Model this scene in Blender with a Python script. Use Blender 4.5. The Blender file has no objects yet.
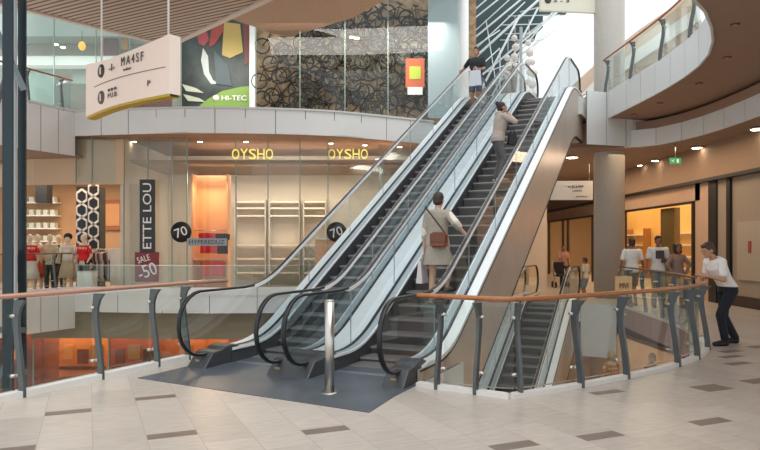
import bpy, bmesh, math, random
from mathutils import Vector, Matrix
random.seed(7)
C = bpy.context.scene
COL = C.collection
PI = math.pi
F = 660.0; HY = 245.0; CH = 1.6
AZ = math.radians(25.5); SA, CA = math.sin(AZ), math.cos(AZ)

def ST(t, s, z=0.0):
    return Vector((SA*s + CA*t, CA*s - SA*t, z))
def W(px, py, Y):                      # photograph pixel at depth Y -> world point
    return Vector(((px-380)/F*Y, Y, CH-(py-HY)/F*Y))

# ------------------------------------------------------------- materials
def lin(h):
    if isinstance(h, str):
        h = h.lstrip('#'); c = [int(h[i:i+2], 16)/255 for i in (0, 2, 4)]
    else: c = list(h)
    return tuple((x/12.92 if x <= .04045 else ((x+.055)/1.055)**2.4) for x in c) + (1.0,)
_M = {}
def mat(name, col, rough=.5, metal=0.0, noise=0.0, scale=8.0, emit=None, estr=0.0, spec=None, bump=0.0):
    if name in _M: return _M[name]
    m = bpy.data.materials.new(name); m.use_nodes = True
    nt = m.node_tree; b = nt.nodes['Principled BSDF']
    b.inputs['Base Color'].default_value = lin(col)
    b.inputs['Roughness'].default_value = rough
    b.inputs['Metallic'].default_value = metal
    if spec is not None: b.inputs['Specular IOR Level'].default_value = spec
    if noise > 0 or bump > 0:
        tc = nt.nodes.new('ShaderNodeTexCoord'); n = nt.nodes.new('ShaderNodeTexNoise')
        n.inputs['Scale'].default_value = scale; n.inputs['Detail'].default_value = 4
        nt.links.new(tc.outputs['Object'], n.inputs['Vector'])
        if noise > 0:
            r = nt.nodes.new('ShaderNodeValToRGB'); c = lin(col)
            r.color_ramp.elements[0].position = .3; r.color_ramp.elements[1].position = .7
            r.color_ramp.elements[0].color = tuple(x*(1-noise) for x in c[:3])+(1,)
            r.color_ramp.elements[1].color = tuple(min(1, x*(1+noise)) for x in c[:3])+(1,)
            nt.links.new(n.outputs['Fac'], r.inputs['Fac']); nt.links.new(r.outputs['Color'], b.inputs['Base Color'])
        if bump > 0:
            bp = nt.nodes.new('ShaderNodeBump'); bp.inputs['Strength'].default_value = bump
            nt.links.new(n.outputs['Fac'], bp.inputs['Height']); nt.links.new(bp.outputs['Normal'], b.inputs['Normal'])
    if emit is not None:
        b.inputs['Emission Color'].default_value = lin(emit); b.inputs['Emission Strength'].default_value = estr
    _M[name] = m
    return m
def glass(name, tint, refl=1.0, rough=0.0, opac=0.0, ocol='#ffffff'):
    """thin architectural glass: tinted see-through plus a fresnel mirror"""
    if name in _M: return _M[name]
    m = bpy.data.materials.new(name); m.use_nodes = True
    nt = m.node_tree; nt.nodes.clear()
    out = nt.nodes.new('ShaderNodeOutputMaterial'); tr = nt.nodes.new('ShaderNodeBsdfTransparent')
    gl = nt.nodes.new('ShaderNodeBsdfGlossy'); mx = nt.nodes.new('ShaderNodeMixShader'); fr = nt.nodes.new('ShaderNodeFresnel')
    mu = nt.nodes.new('ShaderNodeMath'); mu.operation = 'MULTIPLY'; mu.inputs[1].default_value = refl; mu.use_clamp = True
    geo = nt.nodes.new('ShaderNodeNewGeometry')
    iv = nt.nodes.new('ShaderNodeMapRange')      # 1.45 from outside, 1/1.45 from the back face
    iv.inputs['To Min'].default_value = 1.45; iv.inputs['To Max'].default_value = 1.45
    fr.inputs['IOR'].default_value = 1.45
    tr.inputs['Color'].default_value = lin(tint); gl.inputs['Roughness'].default_value = rough
    gl.inputs['Color'].default_value = (.95, .97, .97, 1)
    lw = nt.nodes.new('ShaderNodeLayerWeight'); lw.inputs['Blend'].default_value = .25
    lw.inputs['Blend'].default_value = .5
    pw = nt.nodes.new('ShaderNodeMath'); pw.operation = 'POWER'; pw.inputs[1].default_value = 4.0; nt.links.new(lw.outputs['Facing'], pw.inputs[0])
    ma = nt.nodes.new('ShaderNodeMath'); ma.operation = 'MULTIPLY_ADD'; ma.inputs[1].default_value = .5; ma.inputs[2].default_value = .04; nt.links.new(pw.outputs[0], ma.inputs[0])
    nt.links.new(ma.outputs[0], mu.inputs[0]); nt.links.new(mu.outputs[0], mx.inputs[0])
    last = tr
    if opac > 0:
        df = nt.nodes.new('ShaderNodeBsdfDiffuse'); df.inputs['Color'].default_value = lin(ocol)
        m2 = nt.nodes.new('ShaderNodeMixShader'); m2.inputs[0].default_value = opac
        nt.links.new(tr.outputs[0], m2.inputs[1]); nt.links.new(df.outputs[0], m2.inputs[2]); last = m2
    nt.nodes.remove(geo); nt.nodes.remove(iv); nt.nodes.remove(fr)
    nt.links.new(last.outputs[0], mx.inputs[1]); nt.links.new(gl.outputs[0], mx.inputs[2])
    nt.links.new(mx.outputs[0], out.inputs[0])
    _M[name] = m
    return m
def slat_mat(name, c1, c2, scale, axis_ang, rough=.5, width=.5):
    """stripes of slats running across the object, in object metres"""
    m = bpy.data.materials.new(name); m.use_nodes = True
    nt = m.node_tree; b = nt.nodes['Principled BSDF']; b.inputs['Roughness'].default_value = rough
    tc = nt.nodes.new('ShaderNodeTexCoord'); mp = nt.nodes.new('ShaderNodeMapping'); mp.inputs['Rotation'].default_value = (0, 0, axis_ang)
    sx = nt.nodes.new('ShaderNodeSeparateXYZ'); mu = nt.nodes.new('ShaderNodeMath'); mu.operation = 'MULTIPLY'; mu.inputs[1].default_value = scale
    fr = nt.nodes.new('ShaderNodeMath'); fr.operation = 'FRACT'; gt = nt.nodes.new('ShaderNodeMath'); gt.operation = 'GREATER_THAN'; gt.inputs[1].default_value = width
    mix = nt.nodes.new('ShaderNodeMix'); mix.data_type = 'RGBA'
    mix.inputs[6].default_value = lin(c1); mix.inputs[7].default_value = lin(c2)
    L = nt.links.new
    L(tc.outputs['Object'], mp.inputs['Vector']); L(mp.outputs[0], sx.inputs[0]); L(sx.outputs[0], mu.inputs[0]); L(mu.outputs[0], fr.inputs[0]); L(fr.outputs[0], gt.inputs[0])
    L(gt.outputs[0], mix.inputs[0]); L(mix.outputs[2], b.inputs['Base Color'])
    return m

# ------------------------------------------------------------- mesh helpers
def NB(): return bmesh.new()
def box(bm, c, size, rz=0.0, mi=0, M=None):
    mt = Matrix.Translation(Vector(c)) @ Matrix.Rotation(rz, 4, 'Z') @ Matrix.Diagonal((*size, 1))
    if M is not None: mt = M @ mt
    r = bmesh.ops.create_cube(bm, size=1, matrix=mt)
    fs = {f for v in r['verts'] for f in v.link_faces}
    for f in fs: f.material_index = mi
    return r['verts']
def bar(bm, a, b, w, h, mi=0):
    a, b = Vector(a), Vector(b); d = b-a; L = d.length
    if L < 1e-6: return
    q = d.to_track_quat('Y', 'Z').to_matrix().to_4x4()
    mt = Matrix.Translation((a+b)/2) @ q @ Matrix.Diagonal((w, L, h, 1))
    r = bmesh.ops.create_cube(bm, size=1, matrix=mt)
    for f in {f for v in r['verts'] for f in v.link_faces}: f.material_index = mi
def tube(bm, a, b, r1, r2=None, n=10, mi=0):
    a, b = Vector(a), Vector(b); d = b-a; L = d.length
    if L < 1e-6: return
    if r2 is None: r2 = r1
    q = d.to_track_quat('Z', 'Y').to_matrix().to_4x4()
    r = bmesh.ops.create_cone(bm, cap_ends=True, segments=n, radius1=r1, radius2=r2, depth=L, matrix=Matrix.Translation((a+b)/2) @ q)
    for f in {f for v in r['verts'] for f in v.link_faces}: f.material_index = mi; f.smooth = True
def ball(bm, c, r, sc=(1, 1, 1), n=12, mi=0, M=None):
    mt = Matrix.Translation(Vector(c)) @ Matrix.Diagonal((*[r*k for k in sc], 1))
    if M is not None: mt = M @ mt
    q = bmesh.ops.create_uvsphere(bm, u_segments=n, v_segments=max(6, n*2//3), radius=1, matrix=mt)
    for f in {f for v in q['verts'] for f in v.link_faces}: f.material_index = mi; f.smooth = True
def sweep(bm, pts, sec, closed=False, up=Vector((0, 0, 1)), mi=0, smooth=True, cap=True):
    """sweep a closed 2-D section (side, up) along 3-D points"""
    n = len(pts); rings = []
    for i, p in enumerate(pts):
        a = pts[i-1] if (i > 0 or closed) else pts[i]; b = pts[(i+1) % n] if (i < n-1 or closed) else pts[i]
        d = (Vector(b)-Vector(a)).normalized()
        side = d.cross(up)
        if side.length < 1e-4: side = Vector((1, 0, 0))
        side.normalize(); u = side.cross(d).normalized()
        rings.append([bm.verts.new(Vector(p)+side*x+u*y) for x, y in sec])
    m = len(sec)
    for i in range(n if closed else n-1):
        A, B = rings[i], rings[(i+1) % n]
        for k in range(m):
            f = bm.faces.new((A[k], A[(k+1) % m], B[(k+1) % m], B[k])); f.smooth = smooth; f.material_index = mi
    if cap and not closed:
        for R in (rings[0][::-1], rings[-1]):
            f = bm.faces.new(R); f.material_index = mi
def circ(r, n=10, sy=1.0): return [(r*math.cos(2*PI*k/n), r*sy*math.sin(2*PI*k/n)) for k in range(n)]
def prism(bm, poly, z0, z1, mi_top=0, mi_side=0, mi_bot=0):
    """poly: list of (x,y); solid between z0 and z1"""
    b = [bm.verts.new((p[0], p[1], z0)) for p in poly]; t = [bm.verts.new((p[0], p[1], z1)) for p in poly]
    area = sum(poly[i][0]*poly[(i+1) % len(poly)][1]-poly[(i+1) % len(poly)][0]*poly[i][1] for i in range(len(poly)))
    if area < 0: b.reverse(); t.reverse()
    f = bm.faces.new(t); f.material_index = mi_top
    f = bm.faces.new(b[::-1]); f.material_index = mi_bot
    n = len(b)
    for i in range(n):
        f = bm.faces.new((b[i], b[(i+1) % n], t[(i+1) % n], t[i])); f.material_index = mi_side
def ribbon(bm, up, lo, x0, x1, mi=0, smooth=False):
    """solid between two polylines given as (y, z), from x0 to x1 (local escalator frame)"""
    n = len(up); R = []
    for (yu, zu), (yl, zl) in zip(up, lo):
        R.append([bm.verts.new((x0, yl, zl)), bm.verts.new((x1, yl, zl)), bm.verts.new((x1, yu, zu)), bm.verts.new((x0, yu, zu))])
    for i in range(n-1):
        A, B = R[i], R[i+1]
        for k in range(4):
            f = bm.faces.new((A[k], A[(k+1) % 4], B[(k+1) % 4], B[k])); f.material_index = mi; f.smooth = smooth
    f = bm.faces.new(R[0][::-1]); f.material_index = mi; f = bm.faces.new(R[-1]); f.material_index = mi
def obj(name, bm, mats, parent=None, loc=None, rz=0.0, bevel=0.0):
    bmesh.ops.remove_doubles(bm, verts=bm.verts, dist=1e-6) if False else None
    bmesh.ops.recalc_face_normals(bm, faces=bm.faces)
    me = bpy.data.meshes.new(name); bm.to_mesh(me); bm.free()
    if not isinstance(mats, (list, tuple)): mats = [mats]
    for m in mats: me.materials.append(m)
    o = bpy.data.objects.new(name, me); COL.objects.link(o)
    if parent is not None: o.parent = parent
    if loc is not None: o.location = loc
    o.rotation_euler = (0, 0, rz)
    if bevel > 0:
        md = o.modifiers.new('bevel', 'BEVEL'); md.width = bevel; md.segments = 2; md.limit_method = 'ANGLE'
    return o
def thing(name, label, cat, loc=(0, 0, 0), rz=0.0, group=None):
    o = bpy.data.objects.new(name, None); COL.objects.link(o); o.location = loc; o.rotation_euler = (0, 0, rz)
    o.empty_display_size = .2
    o['label'] = label; o['category'] = cat
    if group: o['group'] = group
    return o
def tag(o, label, cat, group=None, kind=None):
    o['label'] = label; o['category'] = cat
    if group: o['group'] = group
    if kind: o['kind'] = kind
    return o
def struct(name, bm, mats, parent=None, **k):
    o = obj(name, bm, mats, parent, **k); o['kind'] = 'structure'; return o
def dup(src, loc, rz=0.0, label=None, group=None, scale=None):
    r = src.copy(); COL.objects.link(r); r.location = loc; r.rotation_euler = (0, 0, rz)
    if label: r['label'] = label
    if group: r['group'] = group
    if scale: r.scale = scale
    for ch in list(src.children):
        c = ch.copy(); COL.objects.link(c); c.parent = r
        for g in list(ch.children):
            d = g.copy(); COL.objects.link(d); d.parent = c
    return r
def text_bm(s, size, depth=.01):
    """flat lettering in the XZ plane, centred, readable from -Y"""
    cu = bpy.data.curves.new('t', 'FONT'); cu.body = s; cu.size = size; cu.extrude = depth/2
    cu.align_x = 'CENTER'; cu.align_y = 'CENTER'; cu.resolution_u = 3
    o = bpy.data.objects.new('t', cu); COL.objects.link(o)
    dg = bpy.context.evaluated_depsgraph_get(); dg.update()
    me = bpy.data.meshes.new_from_object(o.evaluated_get(dg))
    bm = bmesh.new(); bm.from_mesh(me)
    bpy.data.meshes.remove(me); bpy.data.objects.remove(o); bpy.data.curves.remove(cu)
    bmesh.ops.rotate(bm, verts=bm.verts, cent=(0, 0, 0), matrix=Matrix.Rotation(PI/2, 3, 'X'))
    return bm
def fit(bm, w, h, loc=(0, 0, 0), M=None):
    xs = [v.co.x for v in bm.verts]; zs = [v.co.z for v in bm.verts]
    cx, cz = (min(xs)+max(xs))/2, (min(zs)+max(zs))/2
    sx = w/(max(xs)-min(xs)); sz = h/(max(zs)-min(zs))
    for v in bm.verts:
        v.co = Vector(((v.co.x-cx)*sx, v.co.y, (v.co.z-cz)*sz))
        if M is not None: v.co = M @ v.co
        v.co += Vector(loc)
    return bm
def resample(path, step):
    out = [Vector(path[0])]; 
    pts = [Vector(p) for p in path]
    L = [0]
    for a, b in zip(pts, pts[1:]): L.append(L[-1]+(b-a).length)
    n = max(1, round(L[-1]/step)); res = []
    for k in range(n+1):
        d = L[-1]*k/n; i = 0
        while i < len(L)-2 and L[i+1] < d: i += 1
        f = (d-L[i])/max(1e-9, L[i+1]-L[i]); res.append(pts[i].lerp(pts[i+1], f))
    return res
def smooth_path(path, it=2):
    P = [Vector(p) for p in path]
    for _ in range(it):
        Q = [P[0]]
        for a, b in zip(P, P[1:]): Q += [a.lerp(b, .25), a.lerp(b, .75)]
        Q.append(P[-1]); P = Q
    return P
# ------------------------------------------------------------- palette
M_panel = mat('white_cladding_panel', '#dcdedd', .35, noise=.03, scale=.6)
M_joint = mat('dark_joint', '#6d7270', .8)
M_kerb = mat('white_kerb', '#dedbd6', .5)
M_wood = mat('handrail_wood', '#a8683c', .28, noise=.18, scale=14)
M_post = mat('grey_green_steel', '#595d5e', .4, .3, noise=.1, scale=6)
M_steel = mat('stainless_steel', '#c9c4bd', .28, 1.0, noise=.05, scale=20)
M_alu = mat('satin_aluminium', '#ffffff', .3, .25, noise=.03, scale=3)
M_deck = mat('grey_skirt_deck', '#a9b2b8', .35, .4)
M_black = mat('black_plastic', '#1d1f21', .42)
M_rubber = mat('black_handrail_rubber', '#17181a', .3)
M_step = mat('grooved_step_metal', '#807c7a', .45, .2, noise=.12, scale=30)
M_riser = mat('dark_riser_metal', '#6e6b69', .38, .2)
M_clad = mat('bronze_cladding', '#c9bbae', .3, .35, noise=.06, scale=1.5)
M_base = mat('dark_plinth', '#4a4b4d', .4, .3)
M_plate = mat('blue_grey_floor_plate', '#5c626a', .33, .25, noise=.12, scale=3)
M_dark = mat('dark_steel', '#2e3a40', .4, .5)
M_soffit = mat('brown_soffit', '#a08471', .7, noise=.05, scale=2)
M_ceil = mat('warm_ceiling', '#96806f', .75, noise=.04, scale=1)
M_col = mat('grey_stone_column', '#aea9a1', .4, noise=.05, scale=18)
M_cream = mat('cream_wall', '#d3c6b6', .8, noise=.03, scale=2)
M_blackf = mat('black_frame', '#191614', .4)
M_white = mat('white_paint', '#ece9e4', .6)
G_bal = glass('balustrade_glass', '#f4f8f6', .9)
G_esc = glass('escalator_glass', '#f1f5f6', .9)
G_shop = glass('shopfront_glass', '#eef0e8', 1.0, opac=.2, ocol='#c9cdba')
G_brown = glass('brown_glass', '#a58d6e', 1.2)

# ------------------------------------------------------------- camera, world
cam = bpy.data.cameras.new('camera'); co = bpy.data.objects.new('camera', cam); COL.objects.link(co)
cam.sensor_width = 36; cam.lens = F/760*36; cam.shift_y = 20/760
co.location = (0, 0, CH); co.rotation_euler = (PI/2, 0, 0); cam.clip_end = 300
C.camera = co
C.view_settings.view_transform = 'Standard'; C.view_settings.look = 'None'
C.view_settings.exposure = 0.22; C.view_settings.gamma = 1.0; C.view_settings.use_curve_mapping = False
w = bpy.data.worlds.new('overcast'); C.world = w; w.use_nodes = True
bg = w.node_tree.nodes['Background']; bg.inputs[0].default_value = (.93, .97, 1.0, 1); bg.inputs[1].default_value = 1.1

sun = bpy.data.lights.new('daylight', 'SUN'); sun.energy = 1.0; sun.angle = math.radians(50); sun.color = (1, .99, .97)
so = bpy.data.objects.new('daylight', sun); COL.objects.link(so); so.location = (0, 0, 20); so.rotation_euler = (math.radians(18), math.radians(12), 0)
def area(name, loc, size, power, col, rot=(0, 0, 0), sy=None):
    l = bpy.data.lights.new(name, 'AREA'); l.energy = power; l.color = col; l.size = size
    if sy: l.shape = 'RECTANGLE'; l.size_y = sy
    o = bpy.data.objects.new(name, l); COL.objects.link(o); o.location = loc; o.rotation_euler = rot; return o

# ------------------------------------------------------------- floors (near and far level 0)
LOW = -5.65; UP = 5.65
def xy(v): return (v.x, v.y)
near_right = [(.43, 7.49), (1.01, 7.11), (1.355, 6.88), (2.11, 7.33), (3.07, 8.0), (3.82, 8.61), (4.53, 9.35), (5.04, 10.15), (5.32, 10.9)]
far_right = [(5.72, 12.2), (5.95, 13.5), (6.15, 15.5), (6.30, 17.3)]
far_edge = [(6.25, 17.4), xy(ST(-2.8, 18.5)), xy(ST(-6.05, 18.5)), (2.0, 22.6), (-1.15, 21.6), (-2.6, 21.2), (-4.1, 21.0), (-6.3, 20.9), (-9.94, 21.5), (-10.65, 20.0), (-12.6, 15.8), (-18, 15.8)]
front = [xy(ST(-6.4, -2)), xy(ST(-6.4, 7.25)), xy(ST(-6.02, 7.25)), xy(ST(-6.02, 8.6)), xy(ST(-2.84, 8.6))]
contour = front + near_right + far_right + far_edge + [(-18, 40), (22, 40), (22, -4), (-.2, -4)]

def floor_material():
    m = bpy.data.materials.new('stone_floor_tiles'); m.use_nodes = True
    nt = m.node_tree; b = nt.nodes['Principled BSDF']; L = nt.links.new
    tc = nt.nodes.new('ShaderNodeTexCoord'); mp = nt.nodes.new('ShaderNodeMapping')
    mp.vector_type = 'POINT'; mp.inputs['Rotation'].default_value = (0, 0, -math.radians(23.87)); mp.inputs['Location'].default_value = (-.035+.41, 0, 0)
    L(tc.outputs['Object'], mp.inputs['Vector'])
    sp = nt.nodes.new('ShaderNodeSeparateXYZ'); L(mp.outputs[0], sp.inputs[0])
    def math_(op, a, bv=None):
        n = nt.nodes.new('ShaderNodeMath'); n.operation = op
        if hasattr(a, 'links'): L(a, n.inputs[0])
        else: n.inputs[0].default_value = a
        if bv is not None:
            if hasattr(bv, 'links'): L(bv, n.inputs[1])
            else: n.inputs[1].default_value = bv
        return n.outputs[0]
    u = math_('DIVIDE', sp.outputs[0], .41); fu = math_('FRACT', u)
    ju = math_('LESS_THAN', math_('ABSOLUTE', math_('SUBTRACT', fu, .5)), .49)       # 1 inside the tile
    cell = math_('FLOOR', u)
    v = math_('DIVIDE', math_('ADD', sp.outputs[1], math_('MULTIPLY', cell, .37)), .82); fv = math_('FRACT', v)
    jv = math_('LESS_THAN', math_('ABSOLUTE', math_('SUBTRACT', fv, .5)), .496)
    ins = math_('MULTIPLY', ju, math_('ADD', math_('MULTIPLY', jv, .35), .65))
    wn = nt.nodes.new('ShaderNodeTexWhiteNoise'); wn.noise_dimensions = '2D'
    cb = nt.nodes.new('ShaderNodeCombineXYZ'); L(cell, cb.inputs[0]); L(math_('FLOOR', v), cb.inputs[1]); L(cb.outputs[0], wn.inputs['Vector'])
    no = nt.nodes.new('ShaderNodeTexNoise'); no.inputs['Scale'].default_value = 5; no.inputs['Detail'].default_value = 6
    m2 = nt.nodes.new('ShaderNodeMapping'); m2.inputs['Scale'].default_value = (1, 5, 1); L(mp.outputs[0], m2.inputs['Vector']); L(m2.outputs[0], no.inputs['Vector'])
    r = nt.nodes.new('ShaderNodeValToRGB'); r.color_ramp.elements[0].position = .25; r.color_ramp.elements[1].position = .75
    r.color_ramp.elements[0].color = lin('#aca197'); r.color_ramp.elements[1].color = lin('#cbbfb3')
    f = math_('ADD', math_('MULTIPLY', no.outputs['Fac'], .75), math_('MULTIPLY', wn.outputs['Value'], .25)); L(f, r.inputs['Fac'])
    mix = nt.nodes.new('ShaderNodeMix'); mix.data_type = 'RGBA'; mix.inputs[6].default_value = lin('#a89c92')
    L(ins, mix.inputs[0]); L(r.outputs['Color'], mix.inputs[7]); L(mix.outputs[2], b.inputs['Base Color'])
    b.inputs['Roughness'].default_value = .3
    b.inputs['Specular IOR Level'].default_value = .35
    return m
M_floor = floor_material()
M_insert = mat('brown_stone_insert', '#7a6a62', .4, noise=.1, scale=10)
bm = NB(); prism(bm, contour, -.48, 0, 0, 1, 1)
UX = Vector((math.cos(math.radians(23.87)), math.sin(math.radians(23.87)), 0)); VX = Vector((-UX.y, UX.x, 0))
ins_px = [(69, 412, .15), (20, 449, .15), (154, 397.6, .15), (170, 435, .15), (318, 431, .15), (497, 448, .15), (612, 434, .15), (613, 391.5, .13), (710, 388, .27),
          (713, 421, .15), (749, 382, .2), (728, 364.5, .15), (737, 356, .15), (739, 350.5, .15), (757, 347, .2), (420, 470, .15), (750, 462, .15)]
for px, py, dv in ins_px:
    Y = CH*F/(py-HY); p = Vector(((px-380)/F*Y, Y, 0)); u = p.dot(UX); v = p.dot(VX)
    u = (math.floor((u-.035)/.41)+.5)*.41+.035
    q = UX*u+VX*v; 
    box(bm, (q.x, q.y, .0006), (.40, dv, .0015), math.radians(23.87), 2)
struct('floor', bm, [M_floor, M_panel, M_insert])
# dark floor plate in front of the escalators
bm = NB(); pl = [xy(ST(-6.04, 5.9)), xy(ST(-2.8, 5.63)), xy(ST(-2.86, 6.35)), xy(ST(-2.86, 8.5)), xy(ST(-6.0, 8.5))]
prism(bm, pl, .001, .006)
tag(obj('floor_plate', bm, M_plate), 'blue-grey metal landing plate in front of the escalators', 'floor plate')
for t0, lab in ((-5.66, 'pale metal strip across the dark plate at the left escalator entrance'), (-4.1, 'pale metal strip across the dark plate at the right escalator entrance')):
    bm = NB(); q = ST(t0+.43, 7.3, .0085); box(bm, q, (.82, .10, .004), -AZ)
    tag(obj('metal_strip', bm, mat('comb_metal', '#aeb9c0', .3, .8)), lab, 'strip')

# kerbs along the openings
def kerb(name, path, z0, h, w_, m=M_kerb):
    bm = NB(); sweep(bm, [Vector((p[0], p[1], z0)) for p in path], [(-w_/2, 0), (w_/2, 0), (w_/2, h), (-w_/2, h)], smooth=False)
    return struct(name, bm, m)
kr = [(p.x, p.y) for p in smooth_path([(x, y, 0) for x, y in near_right[2:]+far_right], 2)]
kerb('trim_1', [xy(ST(-6.4, -2)), xy(ST(-6.4, 7.2)), xy(ST(-6.05, 7.2))], 0, .07, .12)
kerb('trim_2', near_right[:3], 0, .05, .1); kerb('trim_3', kr, 0, .05, .1)
kerb('trim_4', [(p[0], p[1]) for p in far_edge[3:]], 0, .25, .1, M_panel)

def fascia(name, path, z0, z1, panel=.9, thick=.04, m=M_panel):
    """cladding panels following a path, with dark joints"""
    P = resample(path, panel); bm = NB()
    for a, b in zip(P, P[1:]):
        d = (b-a).normalized(); n = Vector((d.y, -d.x, 0))
        a2, b2 = a+d*.012, b-d*.012; mid = (a2+b2)/2
        box(bm, (mid.x, mid.y, (z0+z1)/2), ((b2-a2).length, thick, z1-z0), math.atan2(d.y, d.x), 0)
        mid = (a+b)/2
        box(bm, (mid.x, mid.y, (z0+z1)/2), ((b-a).length, thick*.4, (z1-z0)*.99), math.atan2(d.y, d.x), 1)
    return struct(name, bm, [m, M_joint])
def V3(l): return [Vector((p[0], p[1], 0)) for p in l]
fe = smooth_path(V3(far_edge[3:9]), 2)
fascia('trim_5', fe, -.57, .24, 1.55)
fascia('trim_6', V3(far_edge[8:11]), -1.1, .24, .62)
fascia('trim_7', V3(far_right), -.5, 0, 1.3, m=mat('mauve_edge', '#a08078', .45))
fascia('trim_8', V3([far_edge[0]]+[far_edge[1]]), -1.4, 0, 1.3)
# side of the near slab seen through the glass
# ------------------------------------------------------------- level 1 slab, soffit, fascias
bal_curve = [(6.39, 18.9), (6.5, 16.4), (6.52, 14.7), (6.38, 13.2), (6.12, 12.2), (5.6, 11.06), (4.8, 9.8), (4.0, 9.0), (3.2, 8.3)]
bal_s = [(p.x, p.y) for p in smooth_path(V3(bal_curve), 2)]
upc = [(2.6, 23.9), (1.87, 23.3), (-1.15, 21.6), (-2.6, 21.2), (-4.1, 21.0), (-6.3, 20.87), (-9.94, 21.5), (-10.65, 20.0), (-12.6, 15.8), (-20, 15.8)]
bm = NB(); prism(bm, [xy(ST(-2.78, 19.2))]+bal_s+[(3.0, 7.0), (3.4, -4), (22, -4), (22, 40), (-20, 40)]+upc[::-1]+[xy(ST(-6.05, 18.6)), xy(ST(-2.78, 18.6))], 5.17, UP, 0, 1, 2)
struct('ceiling', bm, [mat('upper_floor', '#d8d2ca', .4), M_panel, M_soffit])
fascia('trim_9', V3(bal_s), 5.15, 5.90, .82)
fascia('trim_10', smooth_path(V3(upc[1:7]), 2), 5.15, 5.92, .95)
kerb('trim_11', [(p.x, p.y) for p in smooth_path(V3(upc[1:7]), 2)], 5.92, .06, .14, mat('fascia_cap', '#c8cccd', .4))
fascia('trim_12', V3(upc[6:9]), 4.5, 5.92, .6)
kerb('trim_13', [p for p in upc[6:9]], 5.92, .06, .14, _M['fascia_cap'])
fascia('trim_14', V3([xy(ST(-2.72, 19.0)), (7.6, 18.95)]), 4.4, 5.88, .72)
# lower ceiling on the right with its curved drop
dc = [(5.1, 18.97), (7.0, 18.95), (7.6, 18.7), (8.05, 17.6), (8.22, 16.4), (8.22, 14.6), (8.1, 13.2), (7.7, 11.5), (7.2, 10.0), (6.8, 8.6)]
dcs = [(p.x, p.y) for p in smooth_path(V3(dc), 2)]
bm = NB(); prism(bm, dcs+[(22, 8.6), (22, 40), (4.6, 40), (4.6, 19.5)], 4.4, 5.1, 0, 1, 0)
struct('ceiling', bm, [M_ceil, M_soffit])
fascia('trim_15', V3(dcs[6:]), 4.38, 4.86, .9)
# ceiling over level-0 shops on the left
bm = NB(); box(bm, (-9, 31, 4.45), (22, 17, .1)); prism(bm, [(-9.9, 22.6), (-9.9, 21.6), (-10.7, 20.1), (-12.65, 15.9), (-20, 15.9), (-20, 22.6)], 4.49, 4.55); struct('ceiling', bm, M_ceil)
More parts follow.
